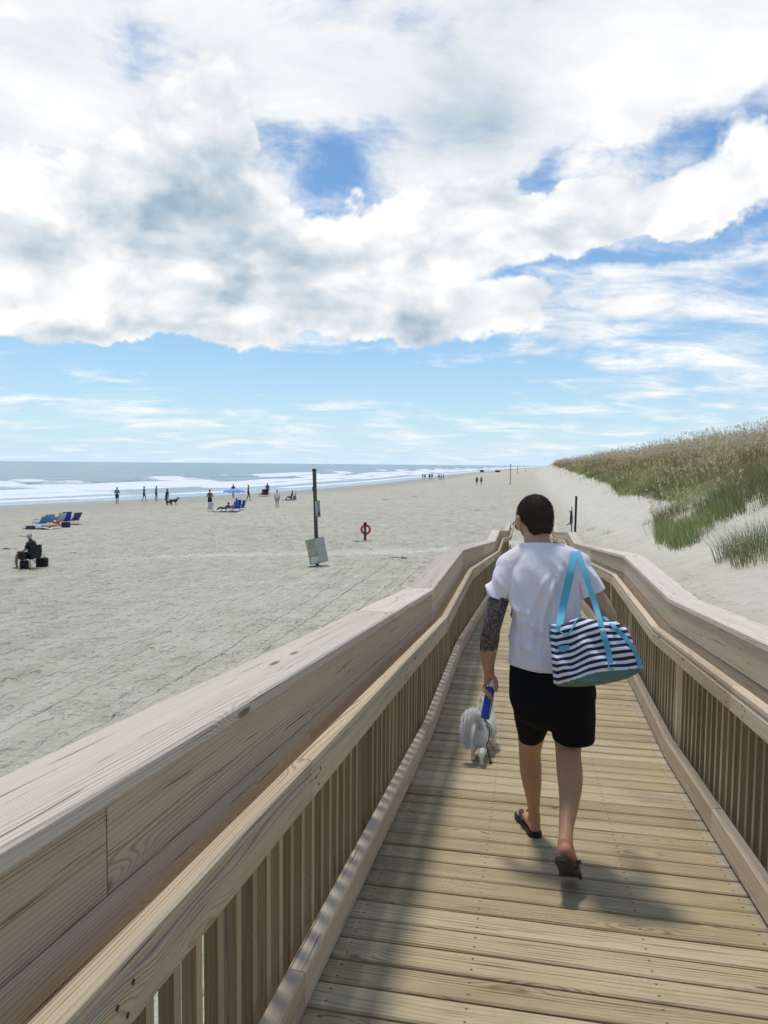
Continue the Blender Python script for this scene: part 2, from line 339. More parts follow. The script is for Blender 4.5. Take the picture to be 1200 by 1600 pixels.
# ---------------------------------------------------------------- wood
def wood(name, light, dark, grey, greyamt=.4, ringf=34., ringamt=.6, rough=.8, end_or_sunlit=0., bumpk=1., fib=.35, crackamt=.8, end_or_sunlit_col=(.46, .43, .38)):
    m, t, b = newmat(name)
    uvn = t.add('ShaderNodeUVMap'); uvn.uv_map = 'UVMap'; U, V, _ = t.sep(uvn.outputs[0]); rnd = t.att('rnd')
    zz = t.m('MULTIPLY', rnd, 37.)
    low = t.noise(t.comb(t.m('MULTIPLY', U, .55), t.m('MULTIPLY', V, 4.), zz), 1., 2, .45)
    kv = t.n.new('ShaderNodeTexVoronoi'); kv.feature = 'F1'; t.set(kv.inputs['Vector'], t.comb(t.m('MULTIPLY', U, 1.5), t.m('MULTIPLY', V, 6.5), zz)); kv.inputs['Scale'].default_value = 1.05
    kd = kv.outputs['Distance']
    kk = t.ss(kd, .34, .02)
    warp = t.m('ADD', t.m('MULTIPLY', t.m('SUBTRACT', low, .5), .12), t.m('MULTIPLY', kk, .055))
    rr = t.m('ADD', V, warp)
    wob = t.noise(t.comb(t.m('MULTIPLY', U, 4.), t.m('MULTIPLY', V, 30.), zz), 1., 3, .6)
    v1 = t.noise(t.comb(t.m('MULTIPLY', U, .15), t.m('MULTIPLY', V, 11.), t.m('ADD', zz, 3.)), 1., 2, .5)
    ph = t.m('ADD', t.m('MULTIPLY', t.m('ADD', rr, t.m('MULTIPLY', v1, .055)), ringf*6.283), t.m('MULTIPLY', wob, 2.2))
    ring = t.m('ADD', t.m('MULTIPLY', t.m('SINE', ph), .5), .5)
    ring = t.m('POWER', ring, 2.4)
    fibn = t.noise(t.comb(t.m('MULTIPLY', U, 5.), t.m('MULTIPLY', V, 420.), zz), 1., 3, .6)
    crk = t.noise(t.comb(t.m('MULTIPLY', U, 2.2), t.m('MULTIPLY', V, 130.), t.m('ADD', zz, 5.)), 1., 2, .5)
    crack = t.ss(crk, .66, .72)
    patch = t.noise(t.comb(t.m('MULTIPLY', U, 1.6), t.m('MULTIPLY', V, 9.), t.m('ADD', zz, 11.)), 1., 4, .6)
    amp = t.m('MULTIPLY', t.m('ADD', .12, t.ss(t.noise(t.comb(t.m('MULTIPLY', U, .5), t.m('MULTIPLY', V, 22.), t.m('ADD', zz, 8.)), 1., 3, .6), .35, .68)), ringamt)
    f = t.m('ADD', t.m('MULTIPLY', ring, amp), t.m('MULTIPLY', t.m('SUBTRACT', fibn, .45), fib), clamp=True)
    c = t.mix(f, light, dark)
    ga = t.m('MULTIPLY', t.ss(t.m('ADD', patch, t.m('MULTIPLY', t.m('SUBTRACT', rnd, .5), .5)), .35, .75), greyamt)
    c = t.mix(ga, c, t.mix(f, grey, tuple(x*.62 for x in grey)))
    if end_or_sunlit:  # greyed plank ends; on pickets, sunlight painted onto the inner face
        e = t.att('edge'); en = t.m('MULTIPLY', t.ss(t.m('ADD', e, t.m('MULTIPLY', t.m('SUBTRACT', fibn, .5), .55)), .55, .95), end_or_sunlit)
        c = t.mix(en, c, t.mix(f, end_or_sunlit_col, tuple(x*.7 for x in end_or_sunlit_col)))
    kn = t.m('MULTIPLY', t.ss(kd, .085, .040), .75); c = t.mix(kn, c, (.085, .060, .040))
    c = t.mix(t.m('MULTIPLY', crack, crackamt), c, (.07, .055, .04))
    # tone of the single board
    tone = t.m('ADD', .76, t.m('MULTIPLY', rnd, .42))
    c = t.mix(1., c, t.comb(tone, tone, t.m('ADD', .74, t.m('MULTIPLY', rnd, .40))), 'MULTIPLY')
    t.set(b.inputs['Base Color'], c); b.inputs['Roughness'].default_value = rough; b.inputs['Specular IOR Level'].default_value = .25
    h = t.m('SUBTRACT', t.m('SUBTRACT', t.m('MULTIPLY', fibn, .5), t.m('MULTIPLY', ring, .5)), t.m('MULTIPLY', crack, 1.2))
    t.set(b.inputs['Normal'], t.bump(h, .55*bumpk, .0022))
    return m
W_DECK = wood('deck_wood', (.56, .445, .265), (.22, .145, .065), (.44, .38, .28), .45, 62., .80, .78, .9, 1., .5)
def screws(mat):
    t = NT(mat.node_tree); b = t.n['Principled BSDF']; src = b.inputs['Base Color'].links[0].from_socket
    px, py, pz = t.sep(t.geo()); ax = t.m('ABSOLUTE', t.m('SUBTRACT', px, .1525))
    fy = t.m('FRACT', t.m('DIVIDE', t.m('ADD', py, 1.6), .139))
    ddx = t.m('MINIMUM', t.m('ABSOLUTE', t.m('SUBTRACT', ax, .31)), t.m('ABSOLUTE', t.m('SUBTRACT', ax, .755)))
    ddy = t.m('MULTIPLY', t.m('MINIMUM', t.m('ABSOLUTE', t.m('SUBTRACT', fy, .22)), t.m('ABSOLUTE', t.m('SUBTRACT', fy, .68))), .139)
    dd = t.m('SQRT', t.m('ADD', t.m('MULTIPLY', ddx, ddx), t.m('MULTIPLY', ddy, ddy)))
    c = t.mix(t.m('MULTIPLY', t.ss(dd, .011, .003), .25), src, (.12, .08, .05)); c = t.mix(t.m('MULTIPLY', t.ss(dd, .0050, .0036), .85), c, (.05, .042, .035))
    # trodden greyer lane and a film of blown sand
    P2 = t.comb(px, py, 0.); n = t.noise(P2, 2.2, 5, .65); n2 = t.noise(P2, 60., 3, .7)
    c = t.mix(t.m('MULTIPLY', t.m('MULTIPLY', t.ss(n, .48, .68), t.ss(n2, .45, .62)), .35), c, (.56, .52, .42))
    n3 = t.noise(t.comb(px, t.m('MULTIPLY', py, 1.5), 4.), 1.3, 4, .6); c = t.mix(t.m('MULTIPLY', t.ss(n3, .52, .70), .35), c, (.20, .155, .09))
    t.l.new(c, b.inputs['Base Color'])
screws(W_DECK)
W_RAIL = wood('rail_wood', (.72, .565, .395), (.33, .225, .14), (.66, .545, .41), .5, 112., .75, .8, 0., 1., .6)
W_CAP = wood('cap_wood', (.72, .62, .50), (.42, .32, .235), (.64, .56, .465), .5, 115., .7, .8, 0., 1., .6)
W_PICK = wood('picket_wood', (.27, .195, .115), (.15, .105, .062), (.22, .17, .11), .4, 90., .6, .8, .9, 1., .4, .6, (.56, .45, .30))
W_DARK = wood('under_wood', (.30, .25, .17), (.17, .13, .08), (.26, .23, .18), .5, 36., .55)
class Boards:
    """collects hexahedral boards; each has its own grain offset"""
    def __init__(s): s.v = []; s.f = []; s.uv = []; s.r = []; s.e = []
    def hexa(s, A, B, rnd=None, bev=.004, edgef=None, nseg=1, pale=-1):
        """A,B: 4 corners (ccw seen from start) of start and end section; board runs A->B"""
        A = [np.asarray(p, float) for p in A]; B = [np.asarray(p, float) for p in B]
        rnd = random.random() if rnd is None else rnd
        # bevelled section (8 points)
        def sec(Q):
            o = []
            for i in range(4):
                p, a, c = Q[i], Q[i-1], Q[(i+1) % 4]
                o.append(p+(a-p)/np.linalg.norm(a-p)*bev); o.append(p+(c-p)/np.linalg.norm(c-p)*bev)
            return o
        SA, SB = sec(A), sec(B); n0 = len(s.v); L = np.linalg.norm((B[0]-A[0]))
        uo = random.random()*40; vo = random.random()*40
        per = [0]
        for i in range(8): per.append(per[-1]+np.linalg.norm(SA[(i+1) % 8]-SA[i]))
        # faces own their vertices so the grain runs clean on each side
        for i in range(8):
            j = (i+1) % 8
            for kseg in range(nseg):
                t0, t1 = kseg/nseg, (kseg+1)/nseg
                q = [SA[i]*(1-t0)+SB[i]*t0, SA[i]*(1-t1)+SB[i]*t1, SA[j]*(1-t1)+SB[j]*t1, SA[j]*(1-t0)+SB[j]*t0]
                k = len(s.v); s.v += q; s.f.append((k, k+3, k+2, k+1))
                va, vb = per[i]+vo, per[i+1]+vo
                s.uv += [(uo+L*t0, va), (uo+L*t0, vb), (uo+L*t1, vb), (uo+L*t1, va)]
                s.r += [rnd]*4
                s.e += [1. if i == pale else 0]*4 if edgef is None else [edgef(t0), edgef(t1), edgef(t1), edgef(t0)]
        for Sx, rev in ((SA, 0), (SB, 1)):
            k = len(s.v); s.v += Sx; idx = list(range(k, k+8)); s.f.append(tuple(idx if not rev else idx[::-1]))
            c0 = sum(Sx)/8; a1 = Sx[2]-Sx[1]; a1 = a1/np.linalg.norm(a1); a2 = Sx[4]-Sx[3]; a2 = a2/np.linalg.norm(a2)
            pts = [((p-c0)@a1*.3+uo, (p-c0)@a2+vo) for p in Sx]
            s.uv += pts if not rev else pts[::-1]; s.r += [rnd]*8; s.e += [.5]*8
    def build(s, name, mat, parent=None):
        me = bpy.data.meshes.new(name); me.from_pydata([tuple(p) for p in s.v], [], s.f)
        uvl = me.uv_layers.new(name='UVMap'); flat = np.array(s.uv, np.float32); uvl.data.foreach_set('uv', flat.ravel())
        attr(me, 'rnd', s.r); attr(me, 'edge', s.e); me.update()
        return link(name, me, mat, parent)
# walkway profile
STN = [5.203, 7.672, 15.480, 18.136, 26.645]; SLP = .0893; Y0, Y1 = -1.6, 31.2
def dz_(y):
    d = 0
    for a, b_, k in ((-9, STN[0], 1), (STN[1], STN[2], 1), (STN[3], STN[4], 1)):
        d += k*SLP*(min(max(y, a), b_)-(0 if a < 0 else a)) if True else 0
    return CAMZ-1.53-d
XC = .1525
# boardwalk deck
bw = empty('boardwalk', (XC, 14., 0)); bwi = Vector(bw.location)
tag(bw, 'long wooden boardwalk of weathered tan planks stepping down to the beach in ramps and landings', 'boardwalk')
def loc(o, root):  # keep world coordinates under a located empty
    o.location = -Vector(root.location); return o
B = Boards(); y = Y0; pw = .139; gap = .0150
while y < Y1-.1:
    y2 = y+pw-gap+random.uniform(-.0015, .0015); za, zb = dz_(y), dz_(y2)
    j = random.uniform(-.012, .012); k = random.uniform(-.012, .012)
    x0, x1 = XC-.93+j, XC+.93+k; th = .036; w_ = random.uniform(-.0018, .0018); w2 = random.uniform(-.0018, .0018)
    A = [(x0, y, za-th), (x0, y2, zb-th), (x0, y2, zb+w2), (x0, y, za+w_)]
    Bq = [(x1, y, za-th), (x1, y2, zb-th), (x1, y2, zb-w_), (x1, y, za-w2)]
    def ef(tt, a=random.random()): return max(0, (abs(tt-.5)*2-.62)/.3) if tt > .5 else max(0, (abs(tt-.5)*2-.78)/.3)*.8
    B.hexa(A, Bq, bev=.006, edgef=ef, nseg=10)
    y += pw
loc(B.build('deck', W_DECK, bw), bw)
nodes_y = [Y0, -0.3, 1.9, STN[0], STN[1], 10.3, 12.9, STN[2], STN[3], 21., 23.8, STN[4], Y1]
B = Boards()
for xo in (-.86, -.3, .3, .86):
    for a, b_ in zip(nodes_y[:-1], nodes_y[1:]):
        x = XC+xo; za, zb = dz_(a)-.039, dz_(b_)-.039
        B.hexa([(x-.02, a, za-.19), (x+.02, a, za-.19), (x+.02, a, za), (x-.02, a, za)], [(x-.02, b_, zb-.19), (x+.02, b_, zb-.19), (x+.02, b_, zb), (x-.02, b_, zb)])
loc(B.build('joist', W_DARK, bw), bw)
pl0 = None
for yv in nodes_y[1:-1]:
    for xo in (-.95, .95):
        B = Boards(); x = XC+xo*.80; zt = dz_(yv)-.232; zb = min(float(terr(x, yv))-.4, zt-.2)
        B.hexa([(x-.07, yv-.07, zb), (x+.07, yv-.07, zb), (x+.07, yv+.07, zb), (x-.07, yv+.07, zb)], [(x-.07, yv-.07, zt), (x+.07, yv-.07, zt), (x+.07, yv+.07, zt), (x-.07, yv+.07, zt)])
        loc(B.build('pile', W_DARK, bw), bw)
# end slope to the sand
# railings
def railing(sd, label):
    root = empty('railing', (XC+sd*.88, 14., 0)); tag(root, label, 'railing')
    px = lambda o: XC+sd*o
    def run(name, o0, o1, z0, z1, mat, cuts, bev=.005, jit=.0, slices=None):
        """board strip between lateral offsets o0..o1 and heights z0..z1 above deck"""
        B = Boards()
        for a, b_ in zip(cuts[:-1], cuts[1:]):
            r_ = random.random()
            bp = [a]+[s for s in STN if a+.05 < s < b_-.05]+[b_]
            for c0, c1 in zip(bp[:-1], bp[1:]):
                g = .002; ja = random.uniform(-jit, jit)
                c0g, c1g = c0+g, c1-g; za, zb = dz_(c0), dz_(c1)
                Q = lambda yy, zz: [(px(o0)+ja, yy, zz+z0), (px(o1)+ja, yy, zz+z0), (px(o1)+ja, yy, zz+z1), (px(o0)+ja, yy, zz+z1)]
                A_, B_ = Q(c0g, za), Q(c1g, zb)
                if sd < 0: A_ = [A_[i] for i in (1, 0, 3, 2)]; B_ = [B_[i] for i in (1, 0, 3, 2)]
                B.hexa(A_, B_, rnd=r_, bev=bev, nseg=4)
        return loc(B.build(name, mat, root), root)
    cutA = [Y0, 3.0 if sd > 0 else 1.05, STN[0], STN[1], 11.6, STN[2], STN[3], 22.4, STN[4], Y1]
    capc = [Y0, 3.6 if sd < 0 else 2.2, STN[0], STN[1], 11.0, STN[2], STN[3], 22., STN[4], Y1]
    run('cap_rail', .800, .992, 1.070, 1.108, W_CAP, capc, .006)
    run('fascia_board', .812, .850, .915, 1.0685, W_RAIL, cutA, .003)
    run('lower_board', .8155, .853, .745, .910, W_RAIL, [Y0, 2.2, STN[0], STN[1], 9.8, STN[2], STN[3], 21, STN[4], Y1], .003)
    # grooved handrail: a profile swept along the run
    prof_ = [(.700, .800), (.746, .800), (.746, .902), (.741, .909), (.708, .911), (.700, .905), (.6985, .889), (.704, .882), (.704, .874), (.6985, .868), (.6985, .806)]
    hc = [Y0, (.55 if sd < 0 else 1.9), (1.83 if sd < 0 else 3.25), STN[0], STN[1], 10.2, 12.9, STN[2], STN[3], 21.4, STN[4], Y1-.1]
    verts = []; faces = []; uv = []; rn = []
    for a, b_ in zip(hc[:-1], hc[1:]):
        r_ = random.random(); uo, vo = random.random()*40, random.random()*40; m = 5
        per = np.concatenate([[0], np.cumsum([math.dist(prof_[i], prof_[(i+1) % len(prof_)]) for i in range(len(prof_))])])
        for i in range(len(prof_)):
            p, q = prof_[i], prof_[(i+1) % len(prof_)]
            k = len(verts)
            for yy in (a+.0015, b_-.0015):
                verts += [(px(p[0]), yy, dz_(yy)+p[1]), (px(q[0]), yy, dz_(yy)+q[1])]
            faces.append((k, k+1, k+3, k+2) if sd > 0 else (k, k+2, k+3, k+1))
            U = [(uo, per[i]+vo), (uo, per[i+1]+vo), (uo+b_-a, per[i+1]+vo), (uo+b_-a, per[i]+vo)]
            uv += U if sd > 0 else [U[0], U[3], U[2], U[1]]; rn += [r_]*4
        for yy, rev in ((a+.0015, sd < 0), (b_-.0015, sd > 0)):
            k = len(verts); verts += [(px(p[0]), yy, dz_(yy)+p[1]) for p in prof_]; f = list(range(k, k+len(prof_)))
            faces.append(tuple(f[::-1] if rev else f)); uv += [(uo+p[0], vo+p[1]) for p in prof_]; rn += [r_]*len(prof_)
    me = bpy.data.meshes.new('handrail'); me.from_pydata(verts, [], faces); ul = me.uv_layers.new(name='UVMap'); ul.data.foreach_set('uv', np.array(uv, np.float32).ravel())
    attr(me, 'rnd', rn); hr = loc(link('handrail', me, W_RAIL, root), root)
    run('kickboard', .800, .858, .012, .142, W_RAIL, [Y0, 2.1 if sd < 0 else 1.0, (STN[0]-.3) if sd < 0 else 3.9, STN[1], 10.6, STN[2], STN[3], 21.2, STN[4], Y1], .006)
    # posts and pickets
    posts = [Y0+.06, 1.62 if sd > 0 else .9, 3.35 if sd < 0 else 3.05, STN[0]-.06 if sd < 0 else STN[0]+.1, STN[1]+.06, 9.5, 11.4, 13.4, STN[2], STN[3], 20.2, 22.3, 24.4, STN[4], 28.8, Y1-.08]
    for yv in posts:
        B = Boards(); z = dz_(yv); o0, o1 = .8885, .975
        Qp = lambda zz: [(px(o0), yv-.045, zz), (px(o1), yv-.045, zz), (px(o1), yv+.045, zz), (px(o0), yv+.045, zz)]
        zb = max(z-1.3, float(terr(px(.93), yv))-.3) if z-float(terr(px(.93), yv)) > 0 else z-.3
        A_, B_ = Qp(min(zb, z-.25)), Qp(z+1.069)
        if sd > 0: A_ = A_; 
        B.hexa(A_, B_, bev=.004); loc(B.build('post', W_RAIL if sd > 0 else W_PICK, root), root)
        B = Boards()   # bracket block carrying the handrail
        A_ = [(px(.7465), yv-.02, z+.765), (px(.7465), yv+.02, z+.765), (px(.7465), yv+.02, z+.808), (px(.7465), yv-.02, z+.808)]
        B_ = [(px(.814), yv-.02, z+.765), (px(.814), yv+.02, z+.765), (px(.814), yv+.02, z+.808), (px(.814), yv-.02, z+.808)]
        B.hexa(A_, B_, bev=.002); loc(B.build('bracket', W_RAIL, root), root)
    ys_ = []; y = Y0+.14
    while y < Y1-.1:
        if all(abs(y-p) > .072 for p in posts): ys_.append(y)
        y += .116
    vis = [q for q in ys_ if q > 1.0]; solo = set(vis[:99]); rest = Boards()
    for y in ys_:
        B = Boards() if y in solo else rest; j = random.uniform(-.004, .004); yy = y+random.uniform(-.006, .006); z = dz_(yy); hw = .0195
        zb = z-.16; o0, o1 = .8895, .9275
        Qk = lambda zz: [(px(o0)+j*.3, yy-hw, zz), (px(o1)+j*.3, yy-hw, zz), (px(o1)+j*.3, yy+hw, zz), (px(o0)+j*.3, yy+hw, zz)]
        B.hexa(Qk(zb), Qk(z+.905), bev=.003, pale=7)  # inner face coloured paler than the sides, sunlight put into the colour
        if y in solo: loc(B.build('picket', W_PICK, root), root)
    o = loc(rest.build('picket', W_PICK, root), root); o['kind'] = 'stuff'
    # nail heads with rust, driven into the handrail beside each bracket and joint
    nv = []; nf = []
    for yv in posts+[a+.05 for a in hc[1:-1]]:
        for dy, zz in ((-.012, .85), (.014, .822), (.03, .862)):
            c0 = len(nv); y_ = yv+dy; z = dz_(y_)+zz; n = 8
            nv.append((px(.6968), y_, z))
            for i in range(n): nv.append((px(.6972), y_+.0042*math.cos(i*math.tau/n), z+.0042*math.sin(i*math.tau/n)))
            for i in range(n): nv.append((px(.6990), y_+.0042*math.cos(i*math.tau/n), z+.0042*math.sin(i*math.tau/n)))
            for i in range(n):
                jn = (i+1) % n; nf.append((c0, c0+1+i, c0+1+jn)); nf.append((c0+1+i, c0+1+n+i, c0+1+n+jn, c0+1+jn))
    me = bpy.data.meshes.new('nail_head'); me.from_pydata(nv, [], nf); o = link('nail_head', me, M_NAIL, root); loc(o, root); 
    return root
M_NAIL = simple('rusty_nail', (.05, .035, .025), .6)
railing(-1, 'weathered wooden railing on the beach side of the boardwalk, with a grooved handrail')
railing(1, 'weathered wooden railing on the dune side of the boardwalk, its pickets sunlit')
# ================================================================ figures
def catmull(P, n=6):
    P = [np.asarray(p, float) for p in P]; Q = [2*P[0]-P[1]]+P+[2*P[-1]-P[-2]]; o = []
    for i in range(1, len(Q)-2):
        for k in range(n):
            s = k/n; a, b, c, d = Q[i-1], Q[i], Q[i+1], Q[i+2]
            o.append(.5*((2*b)+(-a+c)*s+(2*a-5*b+4*c-d)*s*s+(-a+3*b-3*c+d)*s**3))
    o.append(P[-1]); return o
class Soup:
    def __init__(s): s.v = []; s.f = []
    def tube(s, pts, n=14, sub=4, side=(1, 0, 0), cap=True):
        """pts: (pos, ra, rb): ra along 'side', rb across"""
        D = [np.r_[np.asarray(p[0], float), p[1], p[2] if len(p) > 2 else p[1]] for p in pts]
        D = catmull(D, sub) if len(D) > 2 else [D[0]*(1-k/4)+D[1]*k/4 for k in range(5)]
        D = np.array(D); C = D[:, :3]; T = np.gradient(C, axis=0); T /= np.linalg.norm(T, axis=1)[:, None]+1e-9
        side = np.asarray(side, float); k0 = len(s.v); rings = []
        def addring(c, t, a, b):
            x = side-t*(side@t)
            if np.linalg.norm(x) < .2: x = np.array([0, 1., 0])-t*t[1]
            x = x/np.linalg.norm(x); y = np.cross(t, x); k = len(s.v)
            for i in range(n):
                th = i*math.tau/n; s.v.append(c+x*a*math.cos(th)+y*b*math.sin(th))
            rings.append(k)
        if cap:
            for q in (.97, .8, .45): 
                r = math.sqrt(1-q*q); m = min(D[0, 3], D[0, 4]); addring(C[0]-T[0]*m*q, T[0], D[0, 3]*r, D[0, 4]*r)
        for i in range(len(D)): addring(C[i], T[i], D[i, 3], D[i, 4])
        if cap:
            for q in (.45, .8, .97):
                r = math.sqrt(1-q*q); m = min(D[-1, 3], D[-1, 4]); addring(C[-1]+T[-1]*m*q, T[-1], D[-1, 3]*r, D[-1, 4]*r)
        for a, b in zip(rings[:-1], rings[1:]):
            for i in range(n):
                j = (i+1) % n; s.f.append((a+i, a+j, b+j, b+i))
        s.f.append(tuple(range(rings[0], rings[0]+n))[::-1]); s.f.append(tuple(range(rings[-1], rings[-1]+n)))
        return s
    def ball(s, c, r, rot=None, n=16, m=10):
        c = np.asarray(c, float); r = np.array([r]*3 if np.isscalar(r) else r, float); Rm = np.eye(3) if rot is None else rot
        k = len(s.v); s.v.append(c+Rm@np.array([0, 0, r[2]]))
        for i in range(1, m):
            ph = math.pi*i/m
            for j in range(n):
                th = j*math.tau/n; s.v.append(c+Rm@(r*np.array([math.sin(ph)*math.cos(th), math.sin(ph)*math.sin(th), math.cos(ph)])))
        s.v.append(c-Rm@np.array([0, 0, r[2]])); e = len(s.v)-1
        for j in range(n):
            q = (j+1) % n; s.f.append((k, k+1+j, k+1+q)); s.f.append((e, e-n+q, e-n+j))
            for i in range(m-2):
                a = k+1+i*n; s.f.append((a+j, a+n+j, a+n+q, a+q))
        return s
    def box(s, c, h, rot=None):
        c = np.asarray(c, float); Rm = np.eye(3) if rot is None else rot; k = len(s.v)
        for z in (-1, 1):
            for x, y in ((-1, -1), (1, -1), (1, 1), (-1, 1)): s.v.append(c+Rm@np.array([x*h[0], y*h[1], z*h[2]]))
        s.f += [(k+3, k+2, k+1, k), (k+4, k+5, k+6, k+7), (k, k+1, k+5, k+4), (k+1, k+2, k+6, k+5), (k+2, k+3, k+7, k+6), (k+3, k, k+4, k+7)]
        return s
    def raw(s, name='m'):
        me = bpy.data.meshes.new(name); me.from_pydata([tuple(p) for p in s.v], [], s.f); me.update(); return me
    def fused(s, voxel=.006, it=6, fac=.5, name='m'):
        me = s.raw(); o = bpy.data.objects.new('tmp', me); COL.objects.link(o)
        r = o.modifiers.new('r', 'REMESH'); r.mode = 'VOXEL'; r.voxel_size = voxel; r.use_smooth_shade = True
        sm = o.modifiers.new('s', 'SMOOTH'); sm.factor = fac; sm.iterations = it
        bpy.context.view_layer.update(); dg = bpy.context.evaluated_depsgraph_get()
        out = bpy.data.meshes.new_from_object(o.evaluated_get(dg)); bpy.data.objects.remove(o); out.name = name
        out.materials.clear(); return out
def coords(me):
    a = np.empty(len(me.vertices)*3, np.float32); me.vertices.foreach_get('co', a); return a.reshape(-1, 3)
def normals(me):
    a = np.empty(len(me.vertices)*3, np.float32); me.vertices.foreach_get('normal', a); return a.reshape(-1, 3)
def setco(me, c): me.vertices.foreach_set('co', np.asarray(c, np.float32).ravel()); me.update()
def delfaces(me, mask_keep):
    """keep only vertices where mask is true"""
    bm = bmesh.new(); bm.from_mesh(me); bm.verts.ensure_lookup_table()
    bmesh.ops.delete(bm, geom=[v for v, k in zip(bm.verts, mask_keep) if not k], context='VERTS'); bm.to_mesh(me); bm.free(); return me
def cut(me, co, no, region=None):
    """slice off what lies beyond a plane, for faces whose centre satisfies region"""
    bm = bmesh.new(); bm.from_mesh(me); fs = [f for f in bm.faces if region is None or region(f.calc_center_median())]
    g = set(fs); [g.update(f.verts) or g.update(f.edges) for f in fs]
    bmesh.ops.bisect_plane(bm, geom=list(g), plane_co=Vector(co), plane_no=Vector(no).normalized(), clear_outer=True, dist=1e-5); bm.to_mesh(me); bm.free()
def UV(p): q = np.array(p)-CP; d = q@CF; return 600+F*(q@CR)/d, 800-F*(q@CU)/d
def rel(o, root): o.location = -Vector(root.location); return o
def ribbon(pts, name, mat, parent=None, th=.003, n=6, up=None):
    """pts: (pos, width, widthdir) band with thickness"""
    D = catmull([np.r_[np.asarray(p[0], float), p[1], np.asarray(p[2], float)] for p in pts], n); D = np.array(D)
    C = D[:, :3]; T = np.gradient(C, axis=0); T /= np.linalg.norm(T, axis=1)[:, None]+1e-9
    v = []; f = []
    for i in range(len(D)):
        wd = D[i, 4:7]-T[i]*(D[i, 4:7]@T[i]); wd /= np.linalg.norm(wd)+1e-9; nn = np.cross(T[i], wd); w2 = D[i, 3]/2
        v += [C[i]-wd*w2-nn*th/2, C[i]+wd*w2-nn*th/2, C[i]+wd*w2+nn*th/2, C[i]-wd*w2+nn*th/2]
    for i in range(len(D)-1):
        a = 4*i
        for k in range(4): f.append((a+k, a+(k+1) % 4, a+4+(k+1) % 4, a+4+k))
    f.append((3, 2, 1, 0)); e = 4*(len(D)-1); f.append((e, e+1, e+2, e+3))
    me = bpy.data.meshes.new(name); me.from_pydata([tuple(p) for p in v], [], f); me.update()
    o = link(name, me, mat, parent); bv = o.modifiers.new('b', 'BEVEL'); bv.width = th*.3; bv.segments = 1
    return o
# materials
def skinmat(name, col, tattoo=False, red=.25):
    m, t, b = newmat(name); P = t.geo()
    n = t.noise(P, 30., 4, .6); nb = t.noise(P, 7., 2, .5)
    c = t.mix(n, tuple(x*.86 for x in col), tuple(min(1, x*1.14) for x in col))
    c = t.mix(t.m('MULTIPLY', t.ss(nb, .45, .7), red), c, (col[0]*1.1, col[1]*.72, col[2]*.66))
    if tattoo:
        # sleeve tattoo: dense grey-black line work and shaded fields
        q = t.vm('MULTIPLY', P, (1., 1., .8))
        v1 = t.voro(q, 26., 'DISTANCE_TO_EDGE', 'Distance'); w1 = t.noise(q, 20., 4, .6, 2.2); w2 = t.noise(q, 55., 3, .6, 1.5)
        lines = t.m('MAXIMUM', t.ss(v1, .10, .03), t.ss(t.m('ABSOLUTE', t.m('SUBTRACT', w1, .5)), .035, .012))
        shade = t.m('MULTIPLY', t.ss(w2, .40, .62), .75)
        ink = t.m('MAXIMUM', t.m('MULTIPLY', lines, .95), t.m('ADD', shade, .48))
        red_ = t.att('red')
        c = t.mix(t.m('MULTIPLY', red_, .55), c, (.62, .22, .17))
        stub = t.att('stub'); c = t.mix(t.m('MULTIPLY', stub, t.m('ADD', .45, t.m('MULTIPLY', t.noise(P, 400., 2), .5))), c, (.06, .045, .04))
        tt = t.m('MULTIPLY', t.att('tat'), ink, clamp=True)
        c = t.mix(tt, c, (.050, .052, .058))
        hairn = t.noise(t.vm('MULTIPLY', P, (1., 1., .22)), 420., 2, .5)
        c = t.mix(t.m('MULTIPLY', t.m('MULTIPLY', t.ss(hairn, .58, .70), t.att('hairy')), .55), c, (.12, .07, .045))
    t.set(b.inputs['Base Color'], c); b.inputs['Roughness'].default_value = .55; b.inputs['Specular IOR Level'].default_value = .35
    b.inputs['Subsurface Weight'].default_value = .06; b.inputs['Subsurface Radius'].default_value = (.6, .25, .12); b.inputs['Subsurface Scale'].default_value = .012
    t.set(b.inputs['Normal'], t.bump(t.noise(P, 350., 3, .6), .25, .001)); return m
def cloth(name, col, rough=.85, weave=900., var=.08, bumpd=.0006, sss=False):
    m, t, b = newmat(name); P = t.geo(); n = t.noise(P, 12., 4, .6); wv = t.noise(P, weave, 2, .5)
    t.set(b.inputs['Base Color'], t.mix(n, tuple(c*(1-var) for c in col), tuple(min(1, c*(1+var)) for c in col)))
    b.inputs['Roughness'].default_value = rough; b.inputs['Specular IOR Level'].default_value = .2
    if 'Sheen Weight' in b.inputs: b.inputs['Sheen Weight'].default_value = .15
    t.set(b.inputs['Normal'], t.bump(wv, .4, bumpd)); return m
M_SKIN = skinmat('skin', (.50, .285, .165), True, .10)
M_TEE = cloth('white_tee', (.85, .775, .79), .9, var=.02)
_t = NT(M_TEE.node_tree); _b = M_TEE.node_tree.nodes['Principled BSDF']; _P = _t.vm('MULTIPLY', _t.geo(), (1, 1, .26)); _w = _t.noise(_P, 16., 3, .5, 1.2); _r = _t.m('SUBTRACT', 1., _t.m('ABSOLUTE', _t.m('MULTIPLY', _t.m('SUBTRACT', _w, .5), 5.)), clamp=True)
_t.set(_b.inputs['Normal'], _t.bump(_t.m('ADD', _t.m('POWER', _r, 2.), _t.m('MULTIPLY', _t.noise(_t.geo(), 700., 2), .03)), .22, .005))
M_BLACK = cloth('black_cloth', (.007, .007, .008), .9); M_BLACK.node_tree.nodes['Principled BSDF'].inputs['Sheen Weight'].default_value = 0
M_HAIR = simple('dark_hair', (.045, .027, .018), .75, .5, 300., .2)
M_RUB = simple('black_rubber', (.018, .018, .017), .6, .3, 60.)
M_RUB2 = simple('brown_strap', (.05, .032, .026), .6, .3, 60.)
M_LENS = simple('dark_lens', (.01, .01, .012), .12, .1)
